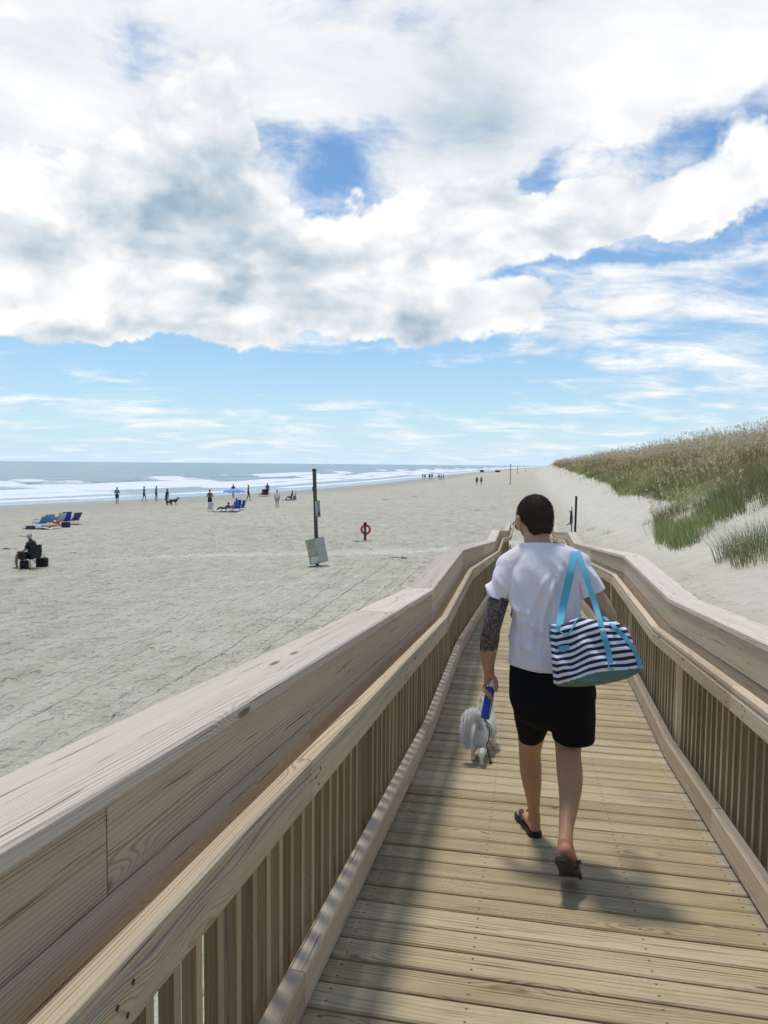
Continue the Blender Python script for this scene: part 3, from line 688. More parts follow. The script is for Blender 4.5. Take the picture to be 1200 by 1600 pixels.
# ---------------------------------------------------------------- the walking man
def build_man():
    base = W(855, 1335, 3.43); base[2] = dz_(3.43)
    root = empty('person', tuple(base)); tag(root, 'man in white t-shirt and black shorts walking down the boardwalk with a striped bag', 'person')
    sh = .319  # px -> m near him: 1/319
    def wp(u, v, y): return W(u, v, y)
    s = Soup()
    # torso
    tor = [(858, 1075, 3.46, .165, .115), (859, 1045, 3.46, .166, .112), (857, 1010, 3.462, .148, .098), (855, 975, 3.472, .142, .098), (853, 935, 3.48, .146, .104), (851, 900, 3.48, .148, .104), (848, 878, 3.48, .138, .092), (844, 866, 3.48, .105, .078), (841, 854, 3.485, .068, .066), (839, 842, 3.49, .060, .062), (837, 826, 3.50, .057, .060)]
    s.tube([(wp(u, v, y), a, b) for u, v, y, a, b in tor], n=28, sub=4)
    # head: turned a little to the left and bowed
    hc = wp(835.5, 812, 3.515); yaw = R(24); pit = R(-20); rl = R(-3)
    Rh = np.array(Matrix.Rotation(yaw, 3, 'Z') @ Matrix.Rotation(pit, 3, 'X') @ Matrix.Rotation(rl, 3, 'Y'))
    def hp(x, y, z): return hc+Rh@np.array([x, y, z])
    s.ball(hp(0, -.012, .022), (.077, .096, .087), Rh, 24, 16)      # cranium
    s.ball(hp(0, .030, -.020), (.064, .066, .075), Rh, 20, 14)      # face mass
    s.tube([(hp(0, .045, -.050), .052, .045), (hp(0, .062, -.088), .036, .030)], n=16, side=Rh[:, 0])   # jaw and chin
    s.tube([(hp(0, .094, .005), .010, .009), (hp(0, .110, -.025), .013, .011), (hp(0, .104, -.033), .015, .009)], n=10, side=Rh[:, 0])  # nose
    s.ball(hp(0, .088, -.055), (.024, .011, .010), Rh, 12, 8)      # lips
    s.ball(hp(0, .086, .022), (.052, .012, .010), Rh, 12, 8)       # brow
    for e in (-1, 1):
        a = e*R(22)
        Re = Rh@np.array(Matrix.Rotation(-a, 3, 'Z')); c = hp(e*.087, -.002, -.010)
        s.ball(c, (.0085, .020, .033), Re, 12, 10); s.ball(hp(e*.090, -.012, .006), (.0075, .014, .020), Re, 12, 8); s.ball(hp(e*.084, .002, -.036), (.008, .010, .012), Re, 10, 8)
    # trapezius / shoulders
    for (a, b_) in (((797, 884), 3.48), ((904, 882), 3.47)):
        s.tube([(wp(841, 862, 3.485), .036, .040), (wp((841+a[0])/2, 875, 3.48), .044, .046), (wp(a[0], a[1]+3, b_), .050, .050)], n=16, side=(0, 1, 0))
    # left arm, hanging, slightly behind; hand grips the bottle
    LA = [(797, 889, 3.475, .048, .050), (787, 912, 3.465, .048, .051), (778, 940, 3.455, .049, .053), (771, 968, 3.445, .045, .049), (767, 985, 3.445, .044, .047), (765, 1000, 3.45, .046, .046), (763, 1020, 3.47, .040, .038), (763, 1038, 3.485, .030, .030), (764, 1050, 3.495, .026, .024)]
    s.tube([(wp(u, v, y), a, b) for u, v, y, a, b in LA], n=18, sub=4)
    RA = [(903, 889, 3.465, .044, .045), (915, 908, 3.46, .045, .046), (930, 932, 3.455, .046, .048), (944, 954, 3.46, .043, .045), (950, 968, 3.475, .042, .042), (947, 978, 3.54, .042, .040), (940, 983, 3.62, .036, .035), (934, 986, 3.69, .028, .026), (932, 987, 3.72, .026, .022)]
    s.tube([(wp(u, v, y), a, b) for u, v, y, a, b in RA], n=18, sub=4)
    # legs
    LL = [(833, 1075, 3.47, .090, .095), (832, 1120, 3.55, .080, .085), (829, 1160, 3.63, .060, .064), (828, 1178, 3.655, .054, .058), (829, 1200, 3.655, .054, .060), (831, 1222, 3.655, .048, .054), (833, 1245, 3.665, .036, .040), (834, 1266, 3.675, .029, .032), (835, 1279, 3.68, .031, .036)]
    s.tube([(wp(u, v, y), a, b) for u, v, y, a, b in LL], n=18, sub=4)
    RL = [(882, 1075, 3.45, .092, .097), (886, 1120, 3.46, .082, .086), (888, 1160, 3.44, .063, .066), (888, 1180, 3.40, .057, .060), (890, 1205, 3.36, .058, .066), (891, 1228, 3.32, .053, .060), (889, 1258, 3.25, .042, .046), (885, 1290, 3.16, .032, .036), (884, 1306, 3.12, .030, .034), (883, 1318, 3.095, .033, .034)]
    s.tube([(wp(u, v, y), a, b) for u, v, y, a, b in RL], n=18, sub=4)
    # glutes / pelvis
    s.ball(wp(840, 1085, 3.43), (.095, .09, .10)); s.ball(wp(878, 1085, 3.42), (.095, .09, .10))
    # left foot flat on its sandal
    dzl = lambda y: dz_(y)
    hl = wp(835, 1287, 3.67); hl[2] = dzl(3.67)+.052
    dirL = np.array([-.26, 1., -.085]); dirL /= np.linalg.norm(dirL); sL = np.array([1, .26, 0])
    def alongL(d, h): p = np.array([hl[0], hl[1], 0])+dirL*d; p[2] = dz_(p[1])+h; return p
    s.ball(alongL(-.004, .050), (.031, .036, .032)); s.tube([(wp(835, 1279, 3.68), .031, .036), (alongL(.03, .058), .032, .034), (alongL(.09, .050), .034, .027), (alongL(.155, .040), .042, .017), (alongL(.20, .034), .042, .013)], n=16, sub=4, side=sL)
    for k, (o, L) in enumerate(((-.030, .040), (-.014, .040), (.002, .036), (.016, .030), (.030, .024))[::-1] if False else ((.030, .046), (.011, .042), (-.004, .038), (-.018, .032), (-.031, .024))):
        q = alongL(.205, .032)+np.array([1, .26, 0])*o; r_ = .0125 if k == 0 else .0085
        s.tube([(q, r_), (q+dirL*L*.5+[0, 0, .002], r_), (q+dirL*L+[0, 0, -.004], r_*.8)], n=10, sub=3)
    # right foot pushing off: heel up, toes on the deck
    toe = wp(897, 1372, 3.24); toe[2] = dz_(toe[1])+.030
    heel = wp(882, 1330, 3.055)
    fd = toe-heel; fl = np.linalg.norm(fd); fd /= fl; sideR = np.array([1, -.18, 0.]); sideR -= fd*(sideR@fd); sideR /= np.linalg.norm(sideR); upR = np.cross(sideR, fd)
    if upR[2] < 0: upR = -upR
    P_ = lambda d, o, h: heel+fd*d+sideR*o+upR*h
    s.ball(P_(.016, 0, .010), (.030, .032, .034)); s.tube([(wp(883, 1314, 3.10), .031, .034), (P_(.035, 0, .020), .032, .036), (P_(.085, 0, .014), .033, .030), (P_(.14, 0, .004), .040, .021), (P_(.185, 0, -.002), .044, .014)], n=16, sub=4, side=sideR)
    for k, (o, L) in enumerate(((-.030, .046), (-.011, .042), (.004, .038), (.018, .032), (.031, .024))):
        q = P_(.185, o, -.004); fw = fd*.55+np.array([.02, .80, .10]); fw /= np.linalg.norm(fw); r_ = .0125 if k == 0 else .0085
        s.tube([(q, r_), (q+fw*L*.5, r_), (q+fw*L, r_*.8)], n=10, sub=3)
    # left hand: palm hanging from the wrist, fingers closing on the bottle neck
    wr = wp(764, 1049, 3.495)
    bt0 = wp(768, 1068, 3.50); bt1 = wp(757.5, 1123, 3.47); bax = (bt1-bt0)/np.linalg.norm(bt1-bt0)
    s.tube([(wr, .026, .020), (wp(763, 1056, 3.50), .031, .018), (wp(762.5, 1064, 3.505), .036, .016)], n=14, sub=4, side=(.35, .94, 0))
    bc = lambda d: bt0+bax*d
    px_ = np.array([1., 0, 0]); px_ -= bax*(px_@bax); px_ /= np.linalg.norm(px_); py = np.cross(bax, px_)
    if py[1] < 0: py = -py
    for k, (dy, d0, L) in enumerate(((.034, .012, 1.), (.013, .020, 1.05), (-.008, .018, 1.), (-.027, .008, .85))):
        # index..little: down the outer side, then curling round the tube
        r = .031; a0 = R(176+k*3)
        k0 = wp(761.5, 1064, 3.505)+np.array([-.004, dy*.9, 0])
        pts = [(k0, .0095)]
        for st, ang in enumerate((a0, a0+R(25 if dy < 0 else -25), a0+R(75 if dy < 0 else -70), a0+R(115 if dy < 0 else -110))):
            rr = r-(.000, .001, .003, .004)[st]
            pts.append((bc(d0+.006+st*.012*L)+px_*rr*math.cos(ang)+py*(rr*math.sin(-ang)+dy*.25*(1-st*.25)), (.0092, .0088, .0082, .0074)[st]))
        s.tube(pts, n=10, sub=4)
    th = [(wp(767, 1054, 3.49), .014), (wp(773, 1061, 3.485), .012), (wp(775.5, 1070, 3.485), .0108), (wp(774.5, 1079, 3.485), .0092)]
    s.tube([(p, r) for p, r in th], n=12, sub=4)
    # right hand, closed round the second strap in front of him
    wr2 = wp(932, 987, 3.72); s.tube([(wr2, .026, .020), (wr2+[0, .04, -.005], .034, .017), (wr2+[0, .075, -.01], .038, .015)], n=14, sub=4, side=(.2, 0, 1))
    for k in range(4):
        b0 = wr2+np.array([.0, .078, .027-k*.021]); s.tube([(b0, .0092), (b0+[-.012, .030, -.002], .0088), (b0+[-.038, .030, -.004], .008), (b0+[-.046, .008, -.004], .0072)], n=10, sub=4)
    s.tube([(wr2+[-.01, .02, .02], .013), (wr2+[-.03, .045, .03], .011), (wr2+[-.045, .07, .025], .009)], n=10, sub=4)
    me = s.fused(.0042, 5, .5, 'person_body'); co = coords(me).astype(float); no = normals(me)
    # masks
    q = co-CP; dep = q@CF; U_ = 600+F*(q@CR)/dep; V_ = 800-F*(q@CU)/dep
    edge = 1010+vnoise(co[:, 0]*60, co[:, 1]*60)*9-(U_-765)*.12
    attr(me, 'tat', (U_ < 800)*(V_ > 900)*(1-smooth(-1.5, 1.5, V_-edge)))
    dh = np.linalg.norm(co-(heel+np.array([0, 0, .0])), axis=1); dl = np.linalg.norm(co-(hl+np.array([0, -.02, .0])), axis=1)
    hq = (co-hc)@Rh
    ear = smooth(.072, .080, np.abs(hq[:, 0]))*(np.abs(hq[:, 2]) < .05)*(np.abs(hq[:, 1]) < .03)
    neck = smooth(835, 848, V_)*smooth(875, 856, V_)*(np.abs(U_-840) < 60)
    attr(me, 'red', np.clip(smooth(.085, .03, dh)+smooth(.06, .025, dl)*.7+ear*.5+neck*.45+(V_ > 1050)*(U_ < 790)*(V_ < 1100)*.35, 0, 1))
    attr(me, 'stub', smooth(-.02, -.045, hq[:, 2])*smooth(.005, .03, hq[:, 1])*(V_ < 860))
    attr(me, 'hairy', ((V_ > 1165)*.9+(V_ > 1010)*(U_ < 790)*(V_ < 1045)*.3))
    rel(link('body', me, M_SKIN, root, True), root)
    # hair: close-cropped shell over the cranium plus short strands
    hsoup = Soup(); hsoup.ball(hp(0, -.013, .023), (.0800, .0985, .0905), Rh, 40, 30); hsoup.ball(hp(0, -.040, -.040), (.058, .055, .060), Rh, 30, 20)
    hm = hsoup.fused(.004, 3, .5, 'hair'); hco = coords(hm).astype(float); lq = (hco-hc)@Rh
    ax_ = np.abs(lq[:, 0]); yb = -lq[:, 1]
    line = .010-.098*smooth(-.004, .050, yb)+.012*smooth(.030, .058, ax_)*smooth(.02, .06, yb)+.030*smooth(.02, .075, lq[:, 1])
    line += smooth(.034, .012, np.abs(lq[:, 1]+.002))*.020+(_perm[np.arange(len(hco)) % 256, 3]-.5)*.005
    delfaces(hm, lq[:, 2] > line)
    hairo = rel(link('hair', hm, M_HAIR, root, True), root)
    hco = coords(hm).astype(float); hn = normals(hm).astype(float); g = np.random.default_rng(2)
    idx = g.integers(0, len(hco), 16000); Pn = hco[idx]+g.normal(0, .0015, (16000, 3)); d = hn[idx]+g.normal(0, .35, (16000, 3))+np.array([0, 0, -.35]); d /= np.linalg.norm(d, axis=1)[:, None]
    L = g.uniform(.003, .0075, (16000, 1)); sd = np.cross(d, g.normal(0, 1, (16000, 3))); sd /= np.linalg.norm(sd, axis=1)[:, None]
    V3 = np.stack([Pn-sd*.0006, Pn+sd*.0006, Pn+d*L], 1).reshape(-1, 3)
    fm_ = fastmesh('cropped_hair', V3, np.arange(48000).reshape(-1, 3), 3); ho = link('cropped_hair', fm_, M_HAIR, hairo)
    # sunglasses: lenses, bridge and temples
    gl = empty('sunglasses', (0, 0, 0)); gl.parent = root; gl.location = -Vector(root.location)
    gs = Soup()
    for e in (-1, 1):
        gs.tube([(hp(e*.086, -.002, .004), .0032, .0024), (hp(e*.082, .05, .007), .0030, .0022), (hp(e*.072, .093, .006), .0040, .003)], n=8, side=(0, 0, 1))
        gs.tube([(hp(e*.086, -.002, .004), .003, .003), (hp(e*.085, -.014, -.010), .0026, .0026)], n=8, side=(0, 0, 1))
    gs.tube([(hp(-.012, .105, .008), .003), (hp(.012, .105, .008), .003)], n=8)
    link('frame', gs.fused(.0016, 1), M_RUB, gl, True)
    for e in (-1, 1):
        ls = Soup(); ls.ball(hp(e*.037, .094, -.004), (.031, .005, .022), Rh@np.array(Matrix.Rotation(-e*R(12), 3, 'Z')), 20, 12); link('lens', ls.raw(), M_LENS, gl, True)
    # t-shirt
    ts_ = Soup()
    sh_ = [(861, 1050, 3.455, .192, .132), (860, 1030, 3.455, .186, .130), (857, 1000, 3.46, .170, .120), (855, 970, 3.47, .164, .120), (853, 935, 3.48, .172, .128), (851, 902, 3.48, .180, .130), (848, 880, 3.478, .158, .112), (845, 866, 3.478, .120, .094), (842, 855, 3.482, .084, .078), (840.5, 845, 3.485, .073, .072)]
    ts_.tube([(wp(u, v, y), a, b) for u, v, y, a, b in sh_], n=36, sub=5, cap=False)
    for A, y0 in (((797, 884), 3.48), ((904, 882), 3.47)):
        ts_.tube([(wp(842, 861, 3.483), .048, .058), (wp((842+A[0])/2, 871, 3.48), .058, .066), (wp(A[0], A[1], y0), .060, .062)], n=18, side=(0, 1, 0))
    ts_.tube([(wp(799, 886, 3.477), .056, .060), (wp(789, 904, 3.468), .057, .060), (wp(781, 922, 3.462), .056, .058), (wp(777, 938, 3.458), .056, .058)], n=20, sub=4, cap=False)
    ts_.tube([(wp(902, 884, 3.467), .056, .060), (wp(912, 900, 3.462), .057, .060), (wp(921, 914, 3.458), .056, .058), (wp(928, 930, 3.455), .056, .057)], n=20, sub=4, cap=False)
    tm = ts_.fused(.0055, 5, .5, 'shirt'); c = coords(tm).astype(float); nn = normals(tm).astype(float)
    q = c-CP; dep = q@CF; U_ = 600+F*(q@CR)/dep; V_ = 800-F*(q@CU)/dep
    x = c[:, 0]; z = c[:, 2]-base[2]; ang = np.arctan2(c[:, 1]-3.47, x-base[0])
    def ridge(a): return 1-np.abs(2*a-1)
    f1 = ridge(vnoise(x*15+z*3.2+fbm(x*5, z*4, 2)*3, z*2.6+ang))        # long falling folds
    f2 = ridge(vnoise(z*15+x*3+fbm(x*6, z*9, 2)*3.2, x*4+ang))          # slack folds above the hem
    f3 = ridge(vnoise((x+z*.8)*15, (x-z)*4+3))                          # pulls from the armpits
    wlow = smooth(1.25, .98, z); wmid = smooth(.95, 1.1, z)*smooth(1.42, 1.25, z)
    disp = (f1-.5)*.030*(wmid+.45*wlow)+(f2-.5)*.030*wlow+(f3-.5)*.014*smooth(1.15, 1.3, z)*smooth(1.48, 1.36, z)
    # creases swinging from the right shoulder blade to the left hip
    for (u0, v0, u1, v1, sg, am) in ((880, 885, 845, 1010, 5, .008), (893, 900, 868, 1030, 5, .007), (866, 890, 826, 985, 5, .006), (800, 925, 830, 960, 5, .006), (818, 945, 812, 1040, 4, .004), (850, 930, 835, 1045, 4, .005)):
        dxx, dyy = u1-u0, v1-v0; LL_ = math.hypot(dxx, dyy); tt = np.clip(((U_-u0)*dxx+(V_-v0)*dyy)/LL_**2, 0, 1); bow = 9*np.sin(tt*math.pi)
        dd = ((U_-u0)*dyy-(V_-v0)*dxx)/LL_+bow; disp += 2.0*am*(np.exp(-(dd/sg)**2)-.6*np.exp(-((dd-sg*1.6)/sg)**2))*np.sin(np.clip(tt, 0, 1)*math.pi)*(nn[:, 1] < 0)
    hemk = smooth(1046, 1052, V_)
    c = c+nn*(disp*(1-.5*hemk))[:, None]; setco(tm, c)
    # open the hem, neck and cuffs
    pL, dL = wp(776.5, 934, 3.458), wp(776, 936, 3.458)-wp(786, 908, 3.467)
    pR, dR = wp(928, 926.5, 3.455), wp(929, 930, 3.455)-wp(917, 904, 3.46)
    setco(tm, c)
    cut(tm, pL, dL, lambda p: UV(p)[0] < 797 and 905 < UV(p)[1] < 975)
    cut(tm, pR, dR, lambda p: UV(p)[0] > 909 and 900 < UV(p)[1] < 975)
    cut(tm, wp(858, 1052, 3.325), (-.03, .0, -1), lambda p: UV(p)[1] > 1000)
    cut(tm, wp(841, 850.5, 3.41), (0, .22, 1), lambda p: abs(UV(p)[0]-841) < 40 and UV(p)[1] < 872)
    to = rel(link('t_shirt', tm, M_TEE, root, True), root); sm = to.modifiers.new('sol', 'SOLIDIFY'); sm.thickness = .0022; sm.offset = -1
    bm = bmesh.new(); bm.from_mesh(tm); be = [e for e in bm.edges if e.is_boundary]; nk = [v.co.copy() for e in be for v in e.verts if abs(UV(v.co)[0]-841) < 42 and UV(v.co)[1] < 868]; bm.free()
    if len(nk) > 20:
        nk = np.array([tuple(v) for v in nk]); cc = nk.mean(0); an = np.arctan2(nk[:, 1]-cc[1], nk[:, 0]-cc[0]); pts = []
        for a in np.linspace(-math.pi, math.pi, 25)[:-1]:
            dd = np.abs((an-a+math.pi) % math.tau-math.pi); k = dd < .3
            if k.any(): pts.append(nk[k].mean(0))
        pts.append(pts[0]); rel(ribbon([(p+[0, 0, .001], .016, np.array([0, 0, 1.])-.3*np.array([p[0]-cc[0], p[1]-cc[1], 0])/.07) for p in pts], 'collar', M_TEE, root, .0045, 3), root)
    # shorts
    ss_ = Soup()
    ss_.tube([(wp(u, v, y), a, b) for u, v, y, a, b in ((860, 1040, 3.455, .188, .130), (861, 1062, 3.455, .194, .138), (863, 1085, 3.45, .199, .145), (864, 1098, 3.45, .190, .130))], n=32, sub=4)
    ss_.tube([(wp(u, v, y), a, b) for u, v, y, a, b in ((834, 1080, 3.46, .104, .125), (833, 1120, 3.53, .086, .106), (831.5, 1145, 3.595, .066, .096), (830, 1180, 3.63, .059, .090))], n=24, sub=4, cap=False)
    ss_.tube([(wp(u, v, y), a, b) for u, v, y, a, b in ((892, 1080, 3.45, .112, .128), (894, 1120, 3.45, .102, .112), (896, 1148, 3.44, .096, .098), (897, 1190, 3.425, .094, .092))], n=24, sub=4, cap=False)
    sm_ = ss_.fused(.006, 5, .5, 'shorts'); c = coords(sm_).astype(float); nn = normals(sm_).astype(float)
    q = c-CP; dep = q@CF; U_ = 600+F*(q@CR)/dep; V_ = 800-F*(q@CU)/dep
    fo = vnoise(c[:, 0]*22+c[:, 2]*5, c[:, 2]*5+c[:, 1]*9)-.5; c = c+nn*(fo*.014*smooth(1060, 1130, V_))[:, None]; setco(sm_, c)
    cut(sm_, wp(830, 1160, 3.53), (.10, .15, -1), lambda p: UV(p)[0] < 858 and UV(p)[1] > 1120)
    cut(sm_, wp(897, 1168, 3.34), (.0, .12, -1), lambda p: UV(p)[0] >= 858 and UV(p)[1] > 1120)
    so_ = rel(link('shorts', sm_, M_BLACK, root, True), root); so_.modifiers.new('sol', 'SOLIDIFY').thickness = .003
    # sandals
    def sandal(P, sdir, up, strap_d, hd):
        g = empty('flip_flop', (0, 0, 0)); g.parent = root; g.location = -Vector(root.location)
        outl = [(-.035, .0), (-.028, .022), (-.005, .034), (.05, .033), (.12, .036), (.18, .047), (.235, .044), (.268, .026), (.278, .0), (.268, -.028), (.235, -.046), (.18, -.047), (.12, -.036), (.05, -.033), (-.005, -.034), (-.028, -.022)]
        oc = catmull([np.array([a, b, 0]) for a, b in outl+[outl[0]]], 3)[:-1]; v = []; f = []; n = len(oc)
        for h, sc in ((-.026, .97), (-.023, 1.), (-.007, 1.), (-.004, .98)):
            for a in oc: v.append(P(.12+(a[0]-.12)*sc, a[1]*sc, h+hd(a[0])))
        for k in range(3):
            for i in range(n): f.append((k*n+i, k*n+(i+1) % n, (k+1)*n+(i+1) % n, (k+1)*n+i))
        f.append(tuple(range(n))[::-1]); f.append(tuple(range(3*n, 4*n)))
        me = bpy.data.meshes.new('sole'); me.from_pydata([tuple(p) for p in v], [], f); me.update(); link('sole', me, M_RUB, g)
        for e in (-1, 1):
            ribbon([(P(.085, e*.040, -.006+hd(.085)), .020, sdir*0+up*.4+(P(1, 0, 0)-P(0, 0, 0))), (P(.105, e*.044, .020+hd(.1)), .022, P(1, 0, 0)-P(0, 0, 0)), (P(.15, e*.036, .040+hd(.15)), .020, P(1, 0, 0)-P(0, 0, 0)), (P(.19, e*.012, .030+hd(.19)), .014, P(1, 0, 0)-P(0, 0, 0)), (P(.205, e*.002, .006+hd(.2)), .008, P(1, 0, 0)-P(0, 0, 0))], 'strap', M_RUB2, g, .005)
    def PL(d, o, h): p = np.array([hl[0], hl[1], 0])+dirL*(d-.01)+np.array([1, .26, 0])*o; p[2] = dz_(p[1])+.029+h; return p
    sandal(PL, sL, np.array([0, 0, 1.]), 0, lambda d: 0.)
    def bend(d): return 0 if d < .17 else 0
    def PR(d, o, h):
        k = .185
        if d <= k: return P_(d, o, h-.022-.006)
        p0 = P_(k, o, -.028); fw = fd*.5+np.array([.02, .85, .16]); fw /= np.linalg.norm(fw); up2 = np.cross(sideR, fw); up2 = up2 if up2[2] > 0 else -up2
        return p0+fw*(d-k)+up2*h
    sandal(PR, sideR, upR, 0, lambda d: 0.)
    return root, bt0, bt1
man, bt0, bt1 = build_man()
# ---------------------------------------------------------------- bottle in his hand
M_BLUE = simple('blue_plastic', (.015, .075, .42), .35, .25, 40.); M_WHITE = simple('white_plastic', (.78, .78, .76), .4, .05); M_SILV = simple('silver_label', (.42, .44, .50), .35, .4, 90., .5, metal=.3)
def bottle():
    ax = (bt1-bt0)/np.linalg.norm(bt1-bt0); g = empty('water_bottle', tuple(bt1)); tag(g, "slim blue bottle with a white cap gripped in the walking man's left hand", 'bottle')
    P = lambda d: bt0+ax*d; L = np.linalg.norm(bt1-bt0)
    s = Soup(); s.tube([(P(.012), .012), (P(.022), .014), (P(.034), .0205, .017), (P(.06), .0215, .018), (P(L-.03), .0225, .019), (P(L-.006), .0215, .018), (P(L), .018, .015)], n=24, sub=4, cap=False); rel(link('bottle_body', s.raw(), M_BLUE, g, True), g)
    s = Soup(); s.tube([(P(-.010), .0125), (P(-.006), .0138), (P(.010), .0138), (P(.014), .0125)], n=20, sub=2, cap=False); rel(link('cap', s.raw(), M_WHITE, g, True), g)
    # label wrapped on the side turned to the leg
    v = []; f = []; xx = np.array([1., 0, 0]); xx -= ax*(xx@ax); xx /= np.linalg.norm(xx); yy = np.cross(ax, xx)
    if yy[1] > 0: yy = -yy
    for i in range(11):
        d = .055+(L-.075)*i/10
        for k in range(7):
            a = R(-15+k*11); v.append(P(d)+xx*.0232*math.cos(a)+yy*.0200*math.sin(a))
    for i in range(10):
        for k in range(6): f.append((i*7+k, i*7+k+1, i*7+k+8, i*7+k+7))
    me = bpy.data.meshes.new('label'); me.from_pydata([tuple(p) for p in v], [], f); o = rel(link('label', me, M_SILV, g, True), g); o.modifiers.new('s', 'SOLIDIFY').thickness = .0006
bottle()
# ---------------------------------------------------------------- striped beach bag
def bagmat():
    m, t, b = newmat('bag_canvas'); st = t.att('st'); gr = t.att('green')
    P = t.geo(); wv = t.noise(P, 700., 2); edge = t.m('MULTIPLY', t.m('SUBTRACT', t.noise(P, 25., 2), .5), .05)
    fr = t.m('FRACT', t.m('ADD', st, edge)); k = t.m('MULTIPLY', t.ss(fr, .45, .49), t.ss(fr, 1., .96))
    c = t.mix(k, (.80, .80, .83), (.012, .015, .050)); c = t.mix(t.ss(gr, .45, .55), c, (.115, .20, .155)); 
    t.set(b.inputs['Base Color'], c); b.inputs['Roughness'].default_value = .75; t.set(b.inputs['Normal'], t.bump(wv, .4, .0008)); return m
M_BAG = bagmat(); M_STRAP = cloth('turquoise_webbing', (.13, .42, .55), .7, 300., .1, .001)
def bag():
    c0 = W(932, 1071, 3.2); g = empty('beach_bag', tuple(c0)); tag(g, "navy and white striped beach bag with turquoise straps hanging from the walking man's shoulder", 'bag')
    us = np.array([858, 868, 880, 892, 905, 920, 940, 960, 980, 996, 1005.])
    top = np.interp(us, [858, 866, 878, 888, 896, 905, 915, 930, 950, 965, 975, 990, 1005], [976, 975, 977, 972, 967, 965, 966, 969, 971, 968, 972, 1000, 1038])
    mid = np.interp(us, [858, 868, 900, 930, 960, 1005], [1068, 1070, 1061, 1050, 1048, 1043])       # lower limit of the stripes
    bot = np.interp(us, [858, 868, 900, 935, 970, 990, 1005], [1068, 1072.5, 1073.5, 1071, 1064, 1057, 1046])
    nu, nv = 61, 44; S_ = np.linspace(0, 1, nu); T_ = np.linspace(0, 1, nv)
    V = []; st = []; gr = []
    sx = np.linspace(0, 1, len(us))
    U1 = np.interp(S_, sx, us); TO = np.interp(S_, sx, top); MI = np.interp(S_, sx, mid); BO = np.interp(S_, sx, bot)
    def side(back):
        for i, s in enumerate(S_):
            for j, t_ in enumerate(T_):
                v = BO[i]+(TO[i]-BO[i])*t_
                u = U1[i]+(8*(1-t_)*(1-s)**2 if False else 0)+ (t_**1.5)*(-4 if s > .6 else 0)*(s-.6)
                if s < .2: u += (1-s/.2)*(1-t_)*7
                bulge = math.sin(math.pi*min(max(s, 0), 1))**.5*(1-abs(2*t_-.9)**2.2*.8)
                thick = (.020+.15*(1-t_)**.7*math.sin(math.pi*min(1, (s*.9+.05)))**.4)
                yc = 3.235+.05*(1-s)*0-.03*s
                edge = min(s, 1-s, t_*.9, (1-t_)); ek = min(1, edge/.05)**.5
                y = yc+(thick*.5*ek+.006)*(1 if back else -1)-(0 if back else .020*bulge)
                if t_ > .7 and not back:   # the open mouth folds over at the left
                    y -= .035*math.exp(-((s-.24)/.10)**2)*(t_-.7)/.3
                # creases
                cr = vnoise(np.array(s*9+t_*3.), np.array(t_*3.5))-.5; cr2 = vnoise(np.array(s*5-t_*5+7.), np.array(t_*8.+2))-.5
                y += float(cr)*.034+float(cr2)*.016
                p = W(u, v, y); V.append(p)
                sag = 3*math.exp(-((s-.30)/.10)**2)*math.sin(math.pi*t_)
                st.append(((MI[i]-v)+sag+float(cr)*2.2)/10.3); gr.append(1. if v > MI[i] else 0.)
    side(False); n = nu*nv; side(True)
    f = []
    for i in range(nu-1):
        for j in range(nv-1):
            a = i*nv+j; f.append((a, a+nv, a+nv+1, a+1)); f.append((n+a, n+a+1, n+a+nv+1, n+a+nv))
    for i in range(nu-1):
        a = i*nv; f.append((a, n+a, n+a+nv, a+nv)); a = i*nv+nv-1; f.append((a, a+nv, n+a+nv, n+a))
    for j in range(nv-1):
        f.append((j, j+1, n+j+1, n+j)); a = (nu-1)*nv+j; f.append((a, n+a, n+a+1, a+1))
    me = bpy.data.meshes.new('bag_body'); me.from_pydata([tuple(p) for p in V], [], f); attr(me, 'st', st); attr(me, 'green', gr); me.update()
    rel(link('bag_body', me, M_BAG, g, True), g)
    fy = lambda u, v, d=.004: None
    VV = np.array(V[:n]); qq = VV-CP; dd = qq@CF; UU = 600+F*(qq@CR)/dd; VP = 800-F*(qq@CU)/dd
    def on(u, v, off=.005):
        k = np.argmin((UU-u)**2+(VP-v)**2); return W(u, v, VV[k, 1]-off)
    X = np.array([1., 0, 0])
    # light trim round the mouth
    pts = [(on(859, 1000, .002), .006, X), (on(859, 985, .002), .006, X), (on(860, 978, .003), .006, X)]
    tr = [(859.5, 1003), (859, 990), (860, 979), (868, 981), (878, 989), (886, 992), (893, 984), (899, 972), (905, 966.5), (914, 966.5)]
    rel(ribbon([(on(u, v, .006), .0065, np.array([0, 0, 1.]) if k > 2 else X) for k, (u, v) in enumerate(tr)], 'trim', M_STRAP, g, .004), g)
    rel(ribbon([(on(873, 1014, .004), .024, np.array([0, 0, 1.])), (on(882, 1013.5, .004), .026, np.array([0, 0, 1.])), (on(890, 1012, .004), .024, np.array([0, 0, 1.]))], 'tab', M_STRAP, g, .004), g)
    wS = .034
    rel(ribbon([(W(898, 866, 3.60), wS, X), (W(900, 861.5, 3.52), wS, X), (W(899, 861.5, 3.45), wS, X), (W(897, 866, 3.375), wS, X), (W(891.5, 892, 3.315), wS*1.02, X), (W(884.5, 925, 3.30), wS, X), (W(877.5, 958, 3.275), wS*.95, X), (on(874.5, 976, .010), wS*.85, X), (on(873, 984, .006), wS*.68, X)], 'strap', M_STRAP, g, .003), g)
